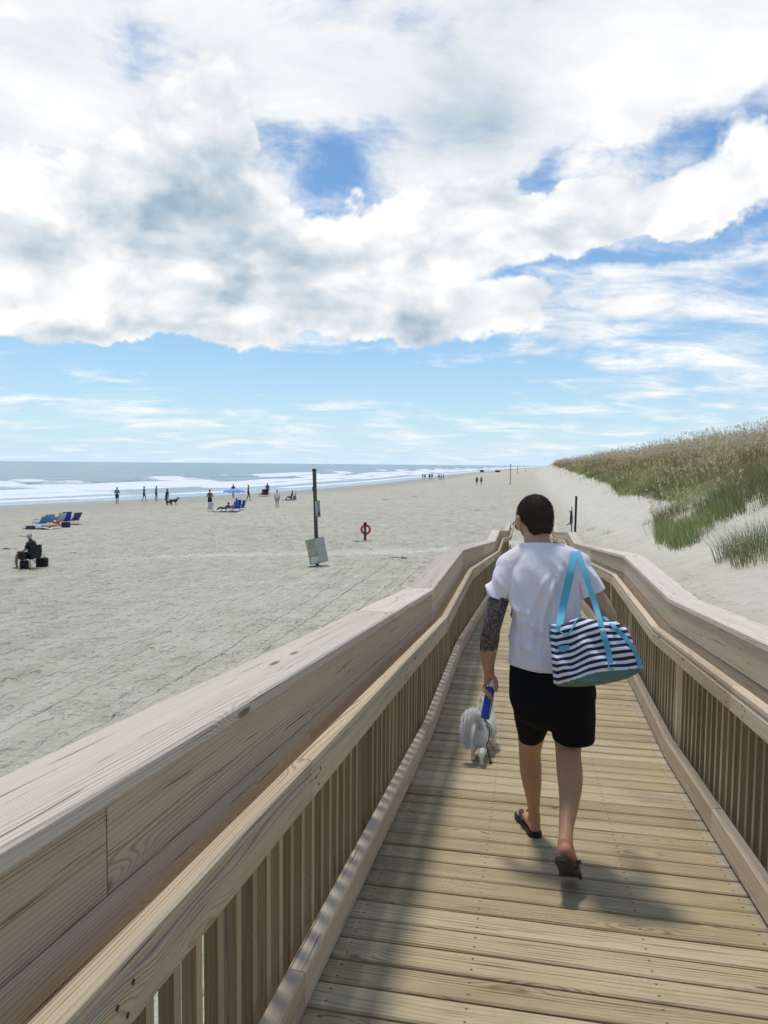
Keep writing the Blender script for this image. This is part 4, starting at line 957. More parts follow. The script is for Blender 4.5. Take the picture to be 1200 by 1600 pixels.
    rel(ribbon([(W(902, 866, 3.60), wS*.68, X), (W(904, 862, 3.52), wS*.68, X), (W(903, 862, 3.44), wS*.68, X), (W(905, 868, 3.368), wS*.68, X), (W(913, 892, 3.31), wS*.7, X), (W(922, 920, 3.28), wS*.7, X), (W(931, 948, 3.25), wS*.68, X), (on(938, 972, .012), wS*.68, X), (on(944, 995, .007), wS*.68, X), (on(951, 1020, .007), wS*.68, X), (on(955.5, 1047, .006), wS*.68, X)], 'strap', M_STRAP, g, .003), g)
    rel(ribbon([(W(938, 958, 3.50), .018, X), (W(944, 964, 3.38), .018, X), (on(956, 976, .010), .018, X), (on(972, 992, .008), .018, X), (on(988, 1010, .008), .018, X), (on(997, 1030, .007), .018, X), (on(1000, 1043, .006), .018, X)], 'strap', M_STRAP, g, .003), g)
bag()
# ---------------------------------------------------------------- dog
def dog():
    M_FUR = simple('white_fur', (.90, .89, .86), .8, .06, 40., .2)
    mt_ = M_FUR.node_tree; tt_ = NT(mt_); pb = mt_.nodes['Principled BSDF']; trn = tt_.add('ShaderNodeBsdfTranslucent', {'Color': (.97, .96, .93)}); mx_ = tt_.add('ShaderNodeMixShader', {0: .4}); tt_.l.new(pb.outputs[0], mx_.inputs[1]); tt_.l.new(trn.outputs[0], mx_.inputs[2]); tt_.l.new(mx_.outputs[0], mt_.nodes['Material Output'].inputs[0])
    base = W(745, 1193, 4.72); base[2] = dz_(4.72)
    g = empty('dog', tuple(base)); tag(g, 'small fluffy white dog trotting ahead on the planks, seen from behind', 'dog')
    Y = 4.72; s = Soup()
    rump = W(748, 1152, 4.84); ch = rump+np.array([.045, .26, .0]); hd = ch+np.array([-.02, .13, .085])
    s.tube([(rump+[0, -.02, 0], .044, .060), (rump+[0, .05, .005], .050, .066), (rump+[.02, .14, 0], .048, .060), (ch, .055, .070), (ch+[0, .05, .01], .045, .055)], n=18, sub=4)
    s.tube([(ch+[0, .03, .03], .045, .05), (hd, .042, .046)], n=14); s.ball(hd, (.050, .055, .048)); s.tube([(hd+[0, .05, -.01], .026, .022), (hd+[0, .09, -.02], .017, .015)], n=12)
    for e in (-1, 1):
        s.tube([(hd+[e*.033, 0, .035], .018, .008), (hd+[e*.046, -.005, .080], .006, .004)], n=10)
        # front legs
        f0 = ch+np.array([e*.04, .01, -.05]); gz = dz_(f0[1]+.02)
        s.tube([(f0, .028), (np.array([f0[0], f0[1]-.01, gz+.10]), .019), (np.array([f0[0], f0[1]+.0, gz+.03]), .014), (np.array([f0[0], f0[1]+.025, gz+.014]), .016)], n=10)
    for (u, v, yy, knee) in ((739, 1189, 4.80, .03), (752.5, 1197, 4.70, -.005)):
        ft = W(u, v, yy); ft[2] = dz_(ft[1])+.013; e = -1 if u < 745 else 1
        hip = rump+np.array([e*.028, .0, -.02])
        s.tube([(hip, .030, .042), (hip+[e*.004, .035+knee, -.075], .022, .032), (np.array([ft[0], ft[1]-.015, ft[2]+.085]), .016, .019), (np.array([ft[0], ft[1]-.012, ft[2]+.03]), .0125, .014), (ft, .015, .017), (ft+[0, .03, -.002], .015, .011)], n=12, sub=4)
    me = s.fused(.005, 4, .5, 'body'); rel(link('body', me, M_FUR, g, True), g)
    c = coords(me).astype(float); nn = normals(me).astype(float); r = np.random.default_rng(5)
    def fur(c, nn, n, lf, name, parent, w=.0005):
        i = r.integers(0, len(c), n); P = c[i]; N = nn[i]; L = lf(P)*r.uniform(.6, 1.25, n)
        d = N*.55+np.array([0, -.45, -.75])+r.normal(0, .30, (n, 3)); d /= np.linalg.norm(d, axis=1)[:, None]
        d2 = d+np.array([0, 0, -.55]); d2 /= np.linalg.norm(d2, axis=1)[:, None]
        sd = np.cross(d, N+r.normal(0, .5, (n, 3))); sd /= np.linalg.norm(sd, axis=1)[:, None]+1e-9
        m = P+d*(L*.5)[:, None]; e = m+d2*(L*.5)[:, None]
        V = np.stack([P-sd*w, P+sd*w, m+sd*w*.8, m-sd*w*.8, e], 1).reshape(-1, 3); k = np.arange(n)*5
        me = bpy.data.meshes.new(name); Q = np.stack([k, k+1, k+2, k+3], 1); T3 = np.stack([k+3, k+2, k+4], 1)
        allf = np.concatenate([np.concatenate([Q, ], 1).ravel(), T3.ravel()]); ls = np.concatenate([np.arange(n)*4, n*4+np.arange(n)*3])
        me.vertices.add(len(V)); me.vertices.foreach_set('co', V.astype(np.float32).ravel()); me.loops.add(len(allf)); me.loops.foreach_set('vertex_index', allf.astype(np.int32)); me.polygons.add(2*n); me.polygons.foreach_set('loop_start', ls.astype(np.int32)); me.update(calc_edges=True)
        return rel(link(name, me, M_FUR, parent), g)
    gz = dz_(4.78)
    fur(c, nn, 26000, lambda P: np.clip((P[:, 2]-gz-.04)*.26, .004, .030), 'coat', g)
    # tail: plume carried over the back and falling to the left
    tp = [W(750, 1130, 4.86), W(745, 1114, 4.82), W(736, 1112, 4.78), W(730, 1122, 4.75), W(728, 1142, 4.74), W(730, 1158, 4.74)]
    s = Soup(); s.tube([(p, q) for p, q in zip(tp, (.012, .014, .018, .020, .018, .008))], n=10, sub=5); tm = s.raw(); to = rel(link('tail', tm, M_FUR, g, True), g)
    tc = coords(tm).astype(float); tn = normals(tm).astype(float)
    o = fur(tc, tn, 8000, lambda P: np.full(len(P), .046), 'tail_fur', to, .0008); o.location = (0, 0, 0)
    # harness with a patterned band and blue buckle
    hm, t, b = newmat('harness_band'); v = t.voro(t.geo(), 90., 'F1', 'Color'); t.set(b.inputs['Base Color'], t.mix(.75, (.05, .14, .11), v, 'MULTIPLY')); b.inputs['Roughness'].default_value = .7
    hb = rump+np.array([.02, .10, .0]); s = Soup()
    pts = [(hb+np.array([.062*math.cos(a), 0.0, .080*math.sin(a)]), .028, (0, 1, 0)) for a in np.linspace(-.3, math.pi+.3, 14)]
    ho = ribbon(pts, 'harness', cloth('harness_teal', (.10, .22, .20), .7, 200., .6), g, .006); rel(ho, g)
    s = Soup(); s.box(hb+[.005, -.01, .095], (.022, .016, .008)); o = link('buckle', s.raw(), M_BLUE, ho)
    # leash
    lg = empty('leash', tuple(hb)); tag(lg, 'thin black leash trailing from the white dog down onto the planks', 'leash'); s = Soup()
    lp = [hb+np.array([.01, -.01, .10]), W(762, 1134, 4.86), W(765, 1142, 4.82), W(763.5, 1156, 4.78), W(760.5, 1164, 4.76), W(762, 1172, 4.74), W(767, 1178, 4.76)]
    lp[-1][2] = dz_(lp[-1][1])+.006
    s.tube([(p, .0042) for p in lp], n=8, sub=6); rel(link('cord', s.raw(), M_RUB, lg, True), lg)
    s = Soup(); s.ball(lp[-1], (.012, .012, .007)); rel(link('clip', s.raw(), M_RUB, lg, True), lg)
dog()
# ================================================================ dune vegetation
def hit(u, v):
    r = ray(u, v); t = 2.; st = .25
    while t < 3000:
        p = CP+r*t
        if p[2] < float(terr(p[0], p[1])): break
        t += st; st = max(.25, t*.01)
    lo, hi = t-st, t
    for _ in range(30):
        m = (lo+hi)/2; p = CP+r*m
        if p[2] < float(terr(p[0], p[1])): hi = m
        else: lo = m
    return CP+r*hi
POLY = [(868, 727), (911, 743), (935, 752), (953, 757), (968, 776), (990, 774), (1027, 781), (1060, 788), (1046, 800), (1024, 812), (1026, 850), (1058, 862), (1095, 846), (1123, 820), (1171, 801), (1210, 792), (1500, 800), (1500, 560), (868, 560)]
def inpoly(x, y, P):
    c = np.zeros(len(x), bool); j = len(P)-1
    for i in range(len(P)):
        xi, yi = P[i]; xj, yj = P[j]
        k = ((yi > y) != (yj > y)) & (x < (xj-xi)*(y-yi)/((yj-yi) or 1e-9)+xi); c ^= k; j = i
    return c
def bladesmesh(name, P, H, Wd, lean, colr, r, curl=.35, face=0.):
    n = len(P); a = r.uniform(0, math.tau, n); side = np.stack([np.cos(a), np.sin(a), a*0], 1)
    if face: side = side*(1-face)+np.array([1., 0, 0])*face*np.sign(np.cos(a))[:, None]; side /= np.linalg.norm(side, axis=1)[:, None]
    up = np.array([0, 0, 1.]); m = P+up*(H*.55)[:, None]+lean*(H*.28)[:, None]; e = P+up*(H*(1-curl*.3))[:, None]+lean*(H*(.5+curl))[:, None]
    w = side*Wd[:, None]
    V = np.stack([P-w, P+w, m+w*.75, m-w*.75, e], 1).reshape(-1, 3); k = np.arange(n)*5
    allf = np.concatenate([np.stack([k, k+1, k+2, k+3], 1).ravel(), np.stack([k+3, k+2, k+4], 1).ravel()]); ls = np.concatenate([np.arange(n)*4, n*4+np.arange(n)*3])
    return V, allf, ls, np.repeat(colr, 5, 0)
def blade_object(name, sets, mat, parent=None):
    V = []; A = []; L = []; C = []; vo = 0; lo = 0
    for v, a, l, c in sets: V.append(v); A.append(a+vo); L.append(l+lo); C.append(c); vo += len(v); lo += len(a)
    V = np.concatenate(V); A = np.concatenate(A); L = np.concatenate(L); C = np.concatenate(C)
    me = bpy.data.meshes.new(name); me.vertices.add(len(V)); me.vertices.foreach_set('co', V.astype(np.float32).ravel())
    me.loops.add(len(A)); me.loops.foreach_set('vertex_index', A.astype(np.int32)); me.polygons.add(len(L)); me.polygons.foreach_set('loop_start', L.astype(np.int32)); me.update(calc_edges=True)
    cattr(me, 'col', C); return link(name, me, mat, parent)
mg, t, b = newmat('grass_blade'); c = t.att('col', 'Color'); t.set(b.inputs['Base Color'], c); b.inputs['Roughness'].default_value = .6; b.inputs['Specular IOR Level'].default_value = .2
tr_ = t.add('ShaderNodeBsdfTranslucent', {'Color': c}); mx = t.add('ShaderNodeMixShader', {0: .35}); t.l.new(b.outputs[0], mx.inputs[1]); t.l.new(tr_.outputs[0], mx.inputs[2]); t.l.new(mx.outputs[0], t.n['Material Output'].inputs[0])
GREEN = np.array([.170, .225, .075]); DGREEN = np.array([.055, .085, .028]); TAN = np.array([.52, .39, .20]); BROWN = np.array([.30, .205, .095]); STRAW = np.array([.66, .57, .38])
r = np.random.default_rng(21)
def colors(n, q, r):
    k = smooth(6.3, 10.5, q+r.normal(0, 1.3, n))[:, None]; g = r.random((n, 1))
    cg = GREEN*(.75+.7*g); cb = TAN*(.45+.75*g)*.75+BROWN*.35
    dead = (r.random((n, 1)) < .16)
    c = cg*(1-k*.55)+cb*k*.60
    return np.where(dead, STRAW*(.5+.6*g), c)
sets = []; heads = []
wind = np.array([-.75, -.1, 0])
def scatter(y0, y1, dens, hscale, wscale):
    n = int((y1-y0)*12*dens); x = r.uniform(2.5, 14.5, n); y = r.uniform(y0, y1, n)
    z = terr(x+cxf(y), y); x = x+cxf(y)
    P = np.stack([x, y, z], 1); q = P-CP; d = q@CF; U_ = 600+F*(q@CR)/d; V_ = 800-F*(q@CU)/d
    cl = vnoise(x/.55*min(1, 60/y0+.2), y/.55*min(1, 60/y0+.2)); 
    far_ = (y0 < 11) & (x > 7.5)
    ok = far_ | inpoly(U_+r.normal(0, 2, n)*np.where(r.random(n) < .06, 6, 1), V_+r.normal(0, 1.5, n)*np.where(r.random(n) < .06, 5, 1), POLY) & (cl > .22) & ((d > 1) | far_)
    bare = (fbm(x/3+40, y/3, 3) < -.26) & (x-cxf(y) < 8.5); ok &= ~bare
    P = P[ok]; return P
for (y0, y1, dens, hs, ws) in ((-6, 11, 110, 1., 1.3), (11, 24, 330, 1., 1.), (24, 45, 250, 1., 1.15), (45, 80, 120, 1., 1.8), (80, 150, 45, 1.05, 3.2), (150, 320, 13, 1.1, 6.5), (320, 900, 3., 1.2, 16.)):
    P = scatter(y0, y1, dens, hs, ws); n = len(P); q = P[:, 0]-cxf(P[:, 1]); cl = vnoise(P[:, 0]/1.4, P[:, 1]/1.4)
    H = r.uniform(.45, .95, n)*(.65+.55*cl)*hs*(.8+.25*smooth(6, 11, q)); ln = wind*r.uniform(.1, .7, (n, 1))+r.normal(0, .28, (n, 3))*[1, 1, 0]
    mott = (.62+.75*vnoise(P[:, 0]/1.8+7, P[:, 1]/3.2))[:, None]
    H = H*(.7+.6*vnoise(P[:, 0]/2.6+3, P[:, 1]/3.5))
    sets.append(bladesmesh('g', P-[0, 0, .04], H, r.uniform(.0035, .0065, n)*ws, ln, colors(n, q, r)*mott, r, .3, .35))
    # sea-oat stalks with drooping heads, densest near the crest
    k = r.random(n) < (.03+.16*smooth(9, 12, q))*(1.0 if y0 < 80 else .8); Ph = P[k]; m = len(Ph)
    if m:
        Hh = r.uniform(1.05, 1.6, m)*hs*(1+.15*smooth(10.2, 12, q[k]))*np.where(r.random(m) < .22, 1.28, 1.); ln2 = wind*r.uniform(.18, .5, (m, 1))+r.normal(0, .12, (m, 3))*[1, 1, 0]
        sets.append(bladesmesh('s', Ph, Hh, np.full(m, .0026)*ws, ln2, np.tile(TAN*.9, (m, 1))*r.uniform(.7, 1.2, (m, 1)), r, .25, .4))
        tip = Ph+np.array([0, 0, 1.])*(Hh*.90)[:, None]+ln2*(Hh*.66)[:, None]
        for j in range(5):
            b0 = tip+r.normal(0, .012, (m, 3))-np.array([0, 0, 1])*(j*.035)-ln2*(j*.05)
            dr = wind*.35+r.normal(0, .2, (m, 3)); dr[:, 2] = r.uniform(-.6, .1, m)
            hl_ = r.uniform(.12, .26, m); a = r.uniform(0, math.tau, m); sd = np.stack([np.cos(a), np.sin(a), a*0], 1)*(.014*ws**.8)*r.uniform(.7, 1.3, (m, 1))
            mid_ = b0+dr*(hl_*.5)[:, None]; e = b0+dr*hl_[:, None]+[0, 0, -.03]
            V = np.stack([b0-sd*.3, b0+sd*.3, mid_+sd, mid_-sd, e], 1).reshape(-1, 3); kk = np.arange(m)*5
            cc = (STRAW*.95+BROWN*.12)*r.uniform(.6, 1.25, (m, 1))
            sets.append((V, np.concatenate([np.stack([kk, kk+1, kk+2, kk+3], 1).ravel(), np.stack([kk+3, kk+2, kk+4], 1).ravel()]), np.concatenate([np.arange(m)*4, m*4+np.arange(m)*3]), np.repeat(cc, 5, 0)))
dg_ = blade_object('dune_grass', sets, mg); tag(dg_, 'dense green and tan sea oats covering the dune slope', 'dune grass', kind='stuff')
# separate clumps and sprigs standing in open sand
def clump(name, u, v, rad, n, hmin, hmax, label, dead=.2, cat='grass clump', group=None, spread=.5):
    p = hit(u, v); g = empty(name, tuple(p)); tag(g, label, cat, group)
    a = r.uniform(0, math.tau, n); rr = rad*np.sqrt(r.random(n)); P = np.stack([p[0]+rr*np.cos(a), p[1]+rr*np.sin(a)*.7, a*0], 1); P[:, 2] = terr(P[:, 0], P[:, 1])-.03
    ln = np.stack([np.cos(a), np.sin(a), a*0], 1)*(rr/rad)[:, None]*spread+wind*.15+r.normal(0, .2, (n, 3))*[1, 1, 0]
    H = r.uniform(hmin, hmax, n)*(1.1-.35*rr/rad); gg = r.random((n, 1)); dd = r.random((n, 1)) < dead
    c = np.where(dd, STRAW*(.35+.5*gg), GREEN*(.7+.8*gg))
    rel(blade_object('blades', [bladesmesh('b', P, H, r.uniform(.003, .0055, n), ln, c, r, .3)], mg, g), g)
    m = max(4, n//40); P2 = P[:m]; rt = np.tile(BROWN*.7, (m, 1))
    rel(blade_object('dry_stems', [bladesmesh('b', P2, r.uniform(hmin*.4, hmin*.8, m), np.full(m, .004), r.normal(0, .9, (m, 3))*[1, 1, 0], rt, r, .6)], mg, g), g)
    return g
clump('grass_clump', 1172, 862, .75, 520, .5, 1.05, 'thin clump of green grass on bare sand at the right edge of the picture', .35)
clump('grass_clump', 1204, 868, .8, 520, .55, 1.15, 'rightmost grass clump, cut by the picture edge, on the near sand', .35)
for (u, v, l) in ((1014, 818, 'wispy low grass tuft just left of the big green clump'), (950, 834, 'sparse brown sprigs on open sand between the boardwalk and the big clump'), (925, 828, 'tiny dry sprig on the sand right of the dark post'), (1137, 876, 'low dry twig tuft on sand below the grassy mound'), (1022, 800, 'small straw tuft on the sand above the big green clump'), (947, 771, 'small tuft on sand at the foot of the far dune grass')):
    clump('sprig', u, v, .28, 46, .12, .38, l, .75, 'sprig', None, .8)
for k, (u, v) in enumerate(((878, 742), (872, 757), (880, 763), (866, 733))):
    clump('weed_patch', u, v, 1.2, 60, .06, .16, ('low dark weed patch on far sand left of the dune, %s' % ('second nearest of four', 'third nearest, leftmost', 'nearest of four', 'farthest of four')[k]), .5, 'weed patch', None, 1.2)
# ================================================================ people and things on the beach
def tone(name, c, rough=.8): 
    m, t, b = newmat(name); n = t.noise(t.geo(), 9., 3, .6); t.set(b.inputs['Base Color'], t.mix(n, tuple(x*.85 for x in c), tuple(min(1, x*1.15) for x in c))); b.inputs['Roughness'].default_value = rough; return m
TN = {}
def T_(c):
    if c not in TN: TN[c] = tone('cloth_tone', c)
    return TN[c]
SK = tone('tanned_skin', (.36, .20, .13)); SKD = tone('brown_skin', (.20, .11, .075)); HR = tone('hair_tone', (.03, .022, .016)); GREY = (.30, .30, .30)
def ground(x, y): return float(terr(x, y))
def figure(u, v, h, label, top=None, bottom=(.02, .02, .03), skin=None, hair=HR, face=0., stride=.25, arms=.1, pose='stand', group=None, hatc=None, long=False, Yd=None, bend=0., elbow=0., robe=False, full=True):
    p = hit(u, v) if Yd is None else W(u, v, Yd)
    return figure_at(p, h, label, top, bottom, skin, hair, face, stride, arms, pose, group, hatc, long, bend, elbow, robe)
def figure_at(p, h, label, top, bottom, skin=None, hair=HR, face=0., stride=.25, arms=.1, pose='stand', group=None, hatc=None, long=False, bend=0., elbow=0., robe=False):
    skin = skin or SK; k = h/1.75
    root = empty('person', tuple(p)); root.rotation_euler.z = face; tag(root, label, 'person', group)
    V = lambda x, y, z: np.array([x, y, z])*k
    s = Soup(); st = stride
    if pose == 'stand':
        hip = V(0, 0, .93); hips = [V(-.09, 0, .92), V(.09, 0, .92)]
        feet = [V(-.10, st*.9, .06), V(.10, -st*.9, .07)]; knees = [V(-.10, st*.55+.03, .50), V(.10, -st*.30+.03, .49)]
        neck = V(0, .02+bend*.35, 1.47-bend*.05); chest = V(0, .01+bend*.2, 1.28)
    elif pose == 'sit':      # low beach chair, facing +y
        hip = V(0, 0, .34); hips = [V(-.10, .04, .33), V(.10, .04, .33)]; knees = [V(-.13, .46, .46), V(.13, .46, .44)]; feet = [V(-.14, .62, .07), V(.14, .70, .07)]
        neck = V(0, -.16, .86); chest = V(0, -.10, .66)
    else:                     # reclining
        hip = V(0, 0, .22); hips = [V(-.1, .05, .22), V(.1, .05, .22)]; knees = [V(-.11, .46, .36), V(.11, .48, .30)]; feet = [V(-.11, .82, .07), V(.11, .88, .07)]
        neck = V(0, -.42, .52); chest = V(0, -.25, .40)
    td = (neck-hip); 
    s.tube([(hip-td*.05, .155*k, .11*k), (hip+td*.25, .145*k, .10*k), (chest, .170*k, .115*k), (hip+td*.86, .165*k, .09*k), (neck, .06*k, .06*k)], n=14, sub=3)
    hd = neck+V(0, .02, .155); s.tube([(neck-td*.03, .052*k), (neck+V(0, .01, .07), .050*k)], n=10); s.ball(hd, (.076*k, .095*k, .115*k)); s.ball(hd+V(0, .095, -.01), (.014*k, .02*k, .02*k), None, 8, 6)
    hands = []
    for i, e in enumerate((-1, 1)):
        s.tube([(hips[i], .09*k, .10*k), (hips[i]*.5+knees[i]*.5, .076*k), (knees[i], .056*k)], n=12, sub=3)
        s.tube([(knees[i], .056*k), (knees[i]*.6+feet[i]*.4+V(0, -.015, 0), .054*k), (feet[i], .035*k)], n=12, sub=3)
        s.tube([(feet[i]+V(0, -.04, -.02), .036*k, .03*k), (feet[i]+V(0, .10, -.035), .042*k, .022*k), (feet[i]+V(0, .17, -.04), .036*k, .016*k)], n=10)
        sho = neck+V(e*.175, 0, -.075)-td/np.linalg.norm(td)*.02; s.tube([(neck+V(e*.05, 0, -.03), .045*k), (sho, .058*k)], n=10)
        sw = -e*st*.5
        if pose == 'stand':
            if elbow: el = sho+V(e*.12, -.02, -.26); wr = el+V(-e*.14*elbow, .10, .06-.02*elbow)
            else: el = sho+V(e*.06, sw*.5-.02, -.29); wr = el+V(e*.02, sw*.6+.06, -.25)
        else: el = sho+V(e*.07, .06, -.26); wr = el+V(-e*.02, .24, -.03)
        s.tube([(sho, .050*k), (el, .040*k), (wr, .027*k)], n=10, sub=4); hands.append(wr)
        fd_ = (wr-el)/np.linalg.norm(wr-el)
        s.tube([(wr, .026*k, .018*k), (wr+fd_*.05*k, .038*k, .015*k), (wr+fd_*.09*k, .036*k, .013*k)], n=8)
    vox = .013*k if top != 'near' else .01
    me = s.fused(.016*k, 3, .5, 'body'); link('body', me, skin, root, True)
    def shell(parts, mat, name, vx=.016):
        q = Soup()
        for a in parts: q.tube(a, n=14, sub=3)
        link(name, q.fused(vx*k, 2, .5, name), mat, root, True)
    if top:
        pr = [[(hip+td*.02, .168*k, .125*k), (hip+td*.3, .158*k, .115*k), (chest, .184*k, .130*k), (hip+td*.85, .175*k, .105*k), (neck-td*.06, .085*k, .08*k)]]
        for i, e in enumerate((-1, 1)):
            sho = neck+V(e*.175, 0, -.075); pr.append([(neck+V(e*.06, 0, -.045), .055*k), (sho, .070*k), (sho+(hands[i]-sho)*(.95 if long else .32), (.045 if long else .064)*k)])
        shell(pr, T_(top), 'top')
    if bottom:
        kk = .95 if long and robe else (.62 if not robe else 1.5)
        pr = [[(hip+td*.10, .165*k, .12*k), (hip-td*.08, .17*k, .125*k)]]
        for i in range(2): pr.append([(hips[i], .105*k, .115*k), (hips[i]*(1-kk)+knees[i]*kk if kk <= 1 else knees[i]*(2-kk)+feet[i]*(kk-1), .088*k)])
        shell(pr, T_(bottom), 'trousers' if kk > 1 else 'shorts')
    q = Soup(); q.ball(hd+V(0, -.015, .022), (.084*k, .098*k, .112*k)); me = q.raw(); co_ = coords(me); delfaces(me, (co_[:, 2] > hd[2]-.02*k) | (co_[:, 1] < hd[1]-.03*k)); link('hair', me, hair, root, True)
    if hatc:
        q = Soup(); q.ball(hd+V(0, 0, .055), (.095*k, .112*k, .075*k)); q.tube([(hd+V(0, .09, .05), .07*k, .008*k), (hd+V(0, .17, .045), .06*k, .008*k)], n=12); link('cap', q.fused(.012*k, 1), T_(hatc), root, True)
    return root
def bar(s, a, b, r=.012): s.tube([(a, r), (b, r)], n=8, sub=2)
def chair(p, face, col, label, group=None, rec=.45, sc=1., frame=(.55, .55, .55)):
    g = empty('beach_chair', tuple(p)); g.rotation_euler.z = face; tag(g, label, 'beach chair', group); s = Soup(); A = lambda x, y, z: np.array([x, y, z])*sc
    top = A(0, -.30-rec*.45, .30+.62*math.cos(rec)); 
    for e in (-.27, .27):
        bar(s, A(e, .28, .30), A(e, -.26, .24)); bar(s, A(e, -.26, .24), top+A(e, 0, 0)); bar(s, A(e, .26, .02), A(e, -.30, .02)); bar(s, A(e, .26, .02), A(e, .26, .30)); bar(s, A(e, -.30, .02), A(e, .05, .50)); bar(s, A(e, -.38, .50), A(e, .10, .50), .018); bar(s, A(e, .26, .30), A(e, .06, .50))
    bar(s, A(-.27, -.30, .02), A(.27, -.30, .02)); bar(s, A(-.27, .26, .02), A(.27, .26, .02)); bar(s, top+A(-.27, 0, 0), top+A(.27, 0, 0))
    link('frame', s.fused(.009*sc, 1), T_(frame), g, True)
    me = bpy.data.meshes.new('seat'); v = []; f = []
    for k in range(8):
        tt = k/7; y = .28-.54*tt; z = .30-.06*tt-.05*math.sin(tt*math.pi); v += [tuple(A(-.26, y, z)), tuple(A(.26, y, z))]
    for k in range(7): f.append((2*k, 2*k+1, 2*k+3, 2*k+2))
    me.from_pydata(v, [], f); o = link('seat', me, T_(col), g); o.modifiers.new('s', 'SOLIDIFY').thickness = .012
    me = bpy.data.meshes.new('backrest'); v = []; f = []; b0 = A(0, -.26, .24)
    for k in range(8):
        q = b0*(1-k/7)+top*(k/7)+A(0, -.04*math.sin(k/7*math.pi), -.01); v += [tuple(q+A(-.26, 0, 0)), tuple(q+A(.26, 0, 0))]
    for k in range(7): f.append((2*k, 2*k+1, 2*k+3, 2*k+2))
    me.from_pydata(v, [], f); o = link('backrest', me, T_(col), g); o.modifiers.new('s', 'SOLIDIFY').thickness = .012
    return g
def lump(name, p, dims, col, label, cat, face=0, handle=True):
    g = empty(name, tuple(p)); g.rotation_euler.z = face; tag(g, label, cat); s = Soup(); x, y, z = dims
    s.box((0, 0, z*.5), (x/2, y/2, z/2)); s.ball((x*.2, 0, z*.8), (x*.35, y*.5, z*.3)); s.ball((-x*.2, 0, z*.75), (x*.3, y*.5, z*.3)); link('bag_body', s.fused(.02, 6), T_(col), g, True)
    if handle:
        s = Soup(); s.tube([((-x*.25, 0, z*.9), .012), ((-x*.1, 0, z*1.35), .012), ((x*.15, 0, z*1.35), .012), ((x*.25, 0, z*.9), .012)], n=8, sub=4); link('handle', s.raw(), T_((.03, .03, .03)), g, True)
    return g
BLK = (.012, .012, .014)
# seated man in a folding chair, lower left
p = hit(47, 888)
def folding_chair(p, face, label, col=BLK):
    g = empty('folding_chair', tuple(p)); g.rotation_euler.z = face; tag(g, label, 'folding chair'); s = Soup()
    for e in (-.30, .30):
        bar(s, (e, .26, 0), (-e, -.24, .42)); bar(s, (e, .26, 0), (e, -.25, .44)); bar(s, (e, -.25, 0), (e, .26, .42)); bar(s, (e, -.25, 0), (e, -.32, .95)); bar(s, (e, .26, .42), (e, .27, .64))
        bar(s, (e, -.30, .64), (e, .30, .65), .03)
    link('frame', s.fused(.010, 1), T_(col), g, True)
    s = Soup(); s.box((0, 0, .42), (.28, .27, .015)); link('seat', s.raw(), T_(col), g); s = Soup(); s.box((0, -.29, .68), (.28, .015, .25)); link('backrest', s.raw(), T_(col), g)
    s = Soup(); s.box((-.33, .05, .50), (.03, .16, .12)); link('side_pocket', s.raw(), T_(col), g); return g
folding_chair(p, R(88), 'black folding chair holding the seated man on the sand')
def seated_man(p, face):
    root = empty('person', tuple(p)); root.rotation_euler.z = face; tag(root, 'grey-haired person in black shirt seated in a folding chair at the lower left', 'person'); s = Soup()
    s.tube([((0, -.08, .50), .16, .13), ((0, -.10, .72), .16, .13), ((0, -.10, .92), .19, .13), ((0, -.07, 1.03), .17, .10), ((0, -.04, 1.12), .06, .06)], n=16)
    s.tube([((0, -.04, 1.10), .055), ((0, -.02, 1.18), .052)], n=10); s.ball((0, .0, 1.27), (.078, .096, .115)); s.ball((0, .095, 1.25), (.015, .02, .02), None, 8, 6)
    for e in (-1, 1):
        s.tube([((e*.10, -.02, .50), .10), ((e*.13, .22, .53), .085), ((e*.16, .43, .53), .064)], n=12); s.tube([((e*.16, .43, .53), .060), ((e*.17, .48, .30), .060), ((e*.17, .46, .08), .038)], n=12)
        s.tube([((e*.17, .42, .045), .04, .03), ((e*.18, .56, .03), .045, .022), ((e*.18, .66, .025), .035, .016)], n=10)
        s.tube([((e*.19, -.07, .98), .062), ((e*.27, -.04, .78), .048), ((e*.26, .14, .69), .038), ((e*.25, .25, .68), .028)], n=10, sub=4); s.tube([((e*.25, .25, .68), .028, .02), ((e*.24, .34, .675), .040, .016)], n=8)
    link('body', s.fused(.012, 3), SK, root, True)
    q = Soup(); q.tube([((0, -.09, .50), .185, .155), ((0, -.11, .72), .18, .15), ((0, -.11, .92), .205, .15), ((0, -.07, 1.04), .18, .115), ((0, -.045, 1.09), .085, .08)], n=16)
    for e in (-1, 1): q.tube([((e*.17, -.07, 1.0), .075), ((e*.25, -.05, .84), .068)], n=12)
    link('shirt', q.fused(.013, 3), T_(BLK), root, True)
    q = Soup()
    for e in (-1, 1): q.tube([((e*.09, -.04, .51), .12), ((e*.13, .20, .54), .105), ((e*.15, .34, .54), .085)], n=12)
    link('shorts', q.fused(.013, 3), T_((.015, .016, .022)), root, True)
    q = Soup(); q.ball((0, -.012, 1.295), (.087, .104, .112)); me = q.raw(); co_ = coords(me); delfaces(me, (co_[:, 2] > 1.27) | (co_[:, 1] < -.04)); link('hair', me, T_((.50, .48, .45)), root, True)
    q = Soup(); q.ball((0, 0, 1.325), (.092, .108, .075)); q.tube([((0, .09, 1.32), .07, .008), ((0, .17, 1.31), .06, .008)], n=12); link('cap', q.fused(.012, 1), T_((.60, .60, .58)), root, True)
seated_man(p, R(88))
lump('backpack', hit(66, 885), (.42, .28, .34), BLK, 'black bag lying on the sand beside the seated man', 'bag', R(20))
lump('tote_bag', hit(38, 888), (.30, .22, .30), (.03, .03, .032), 'small dark bag tucked under the folding chair', 'bag', R(20), False)
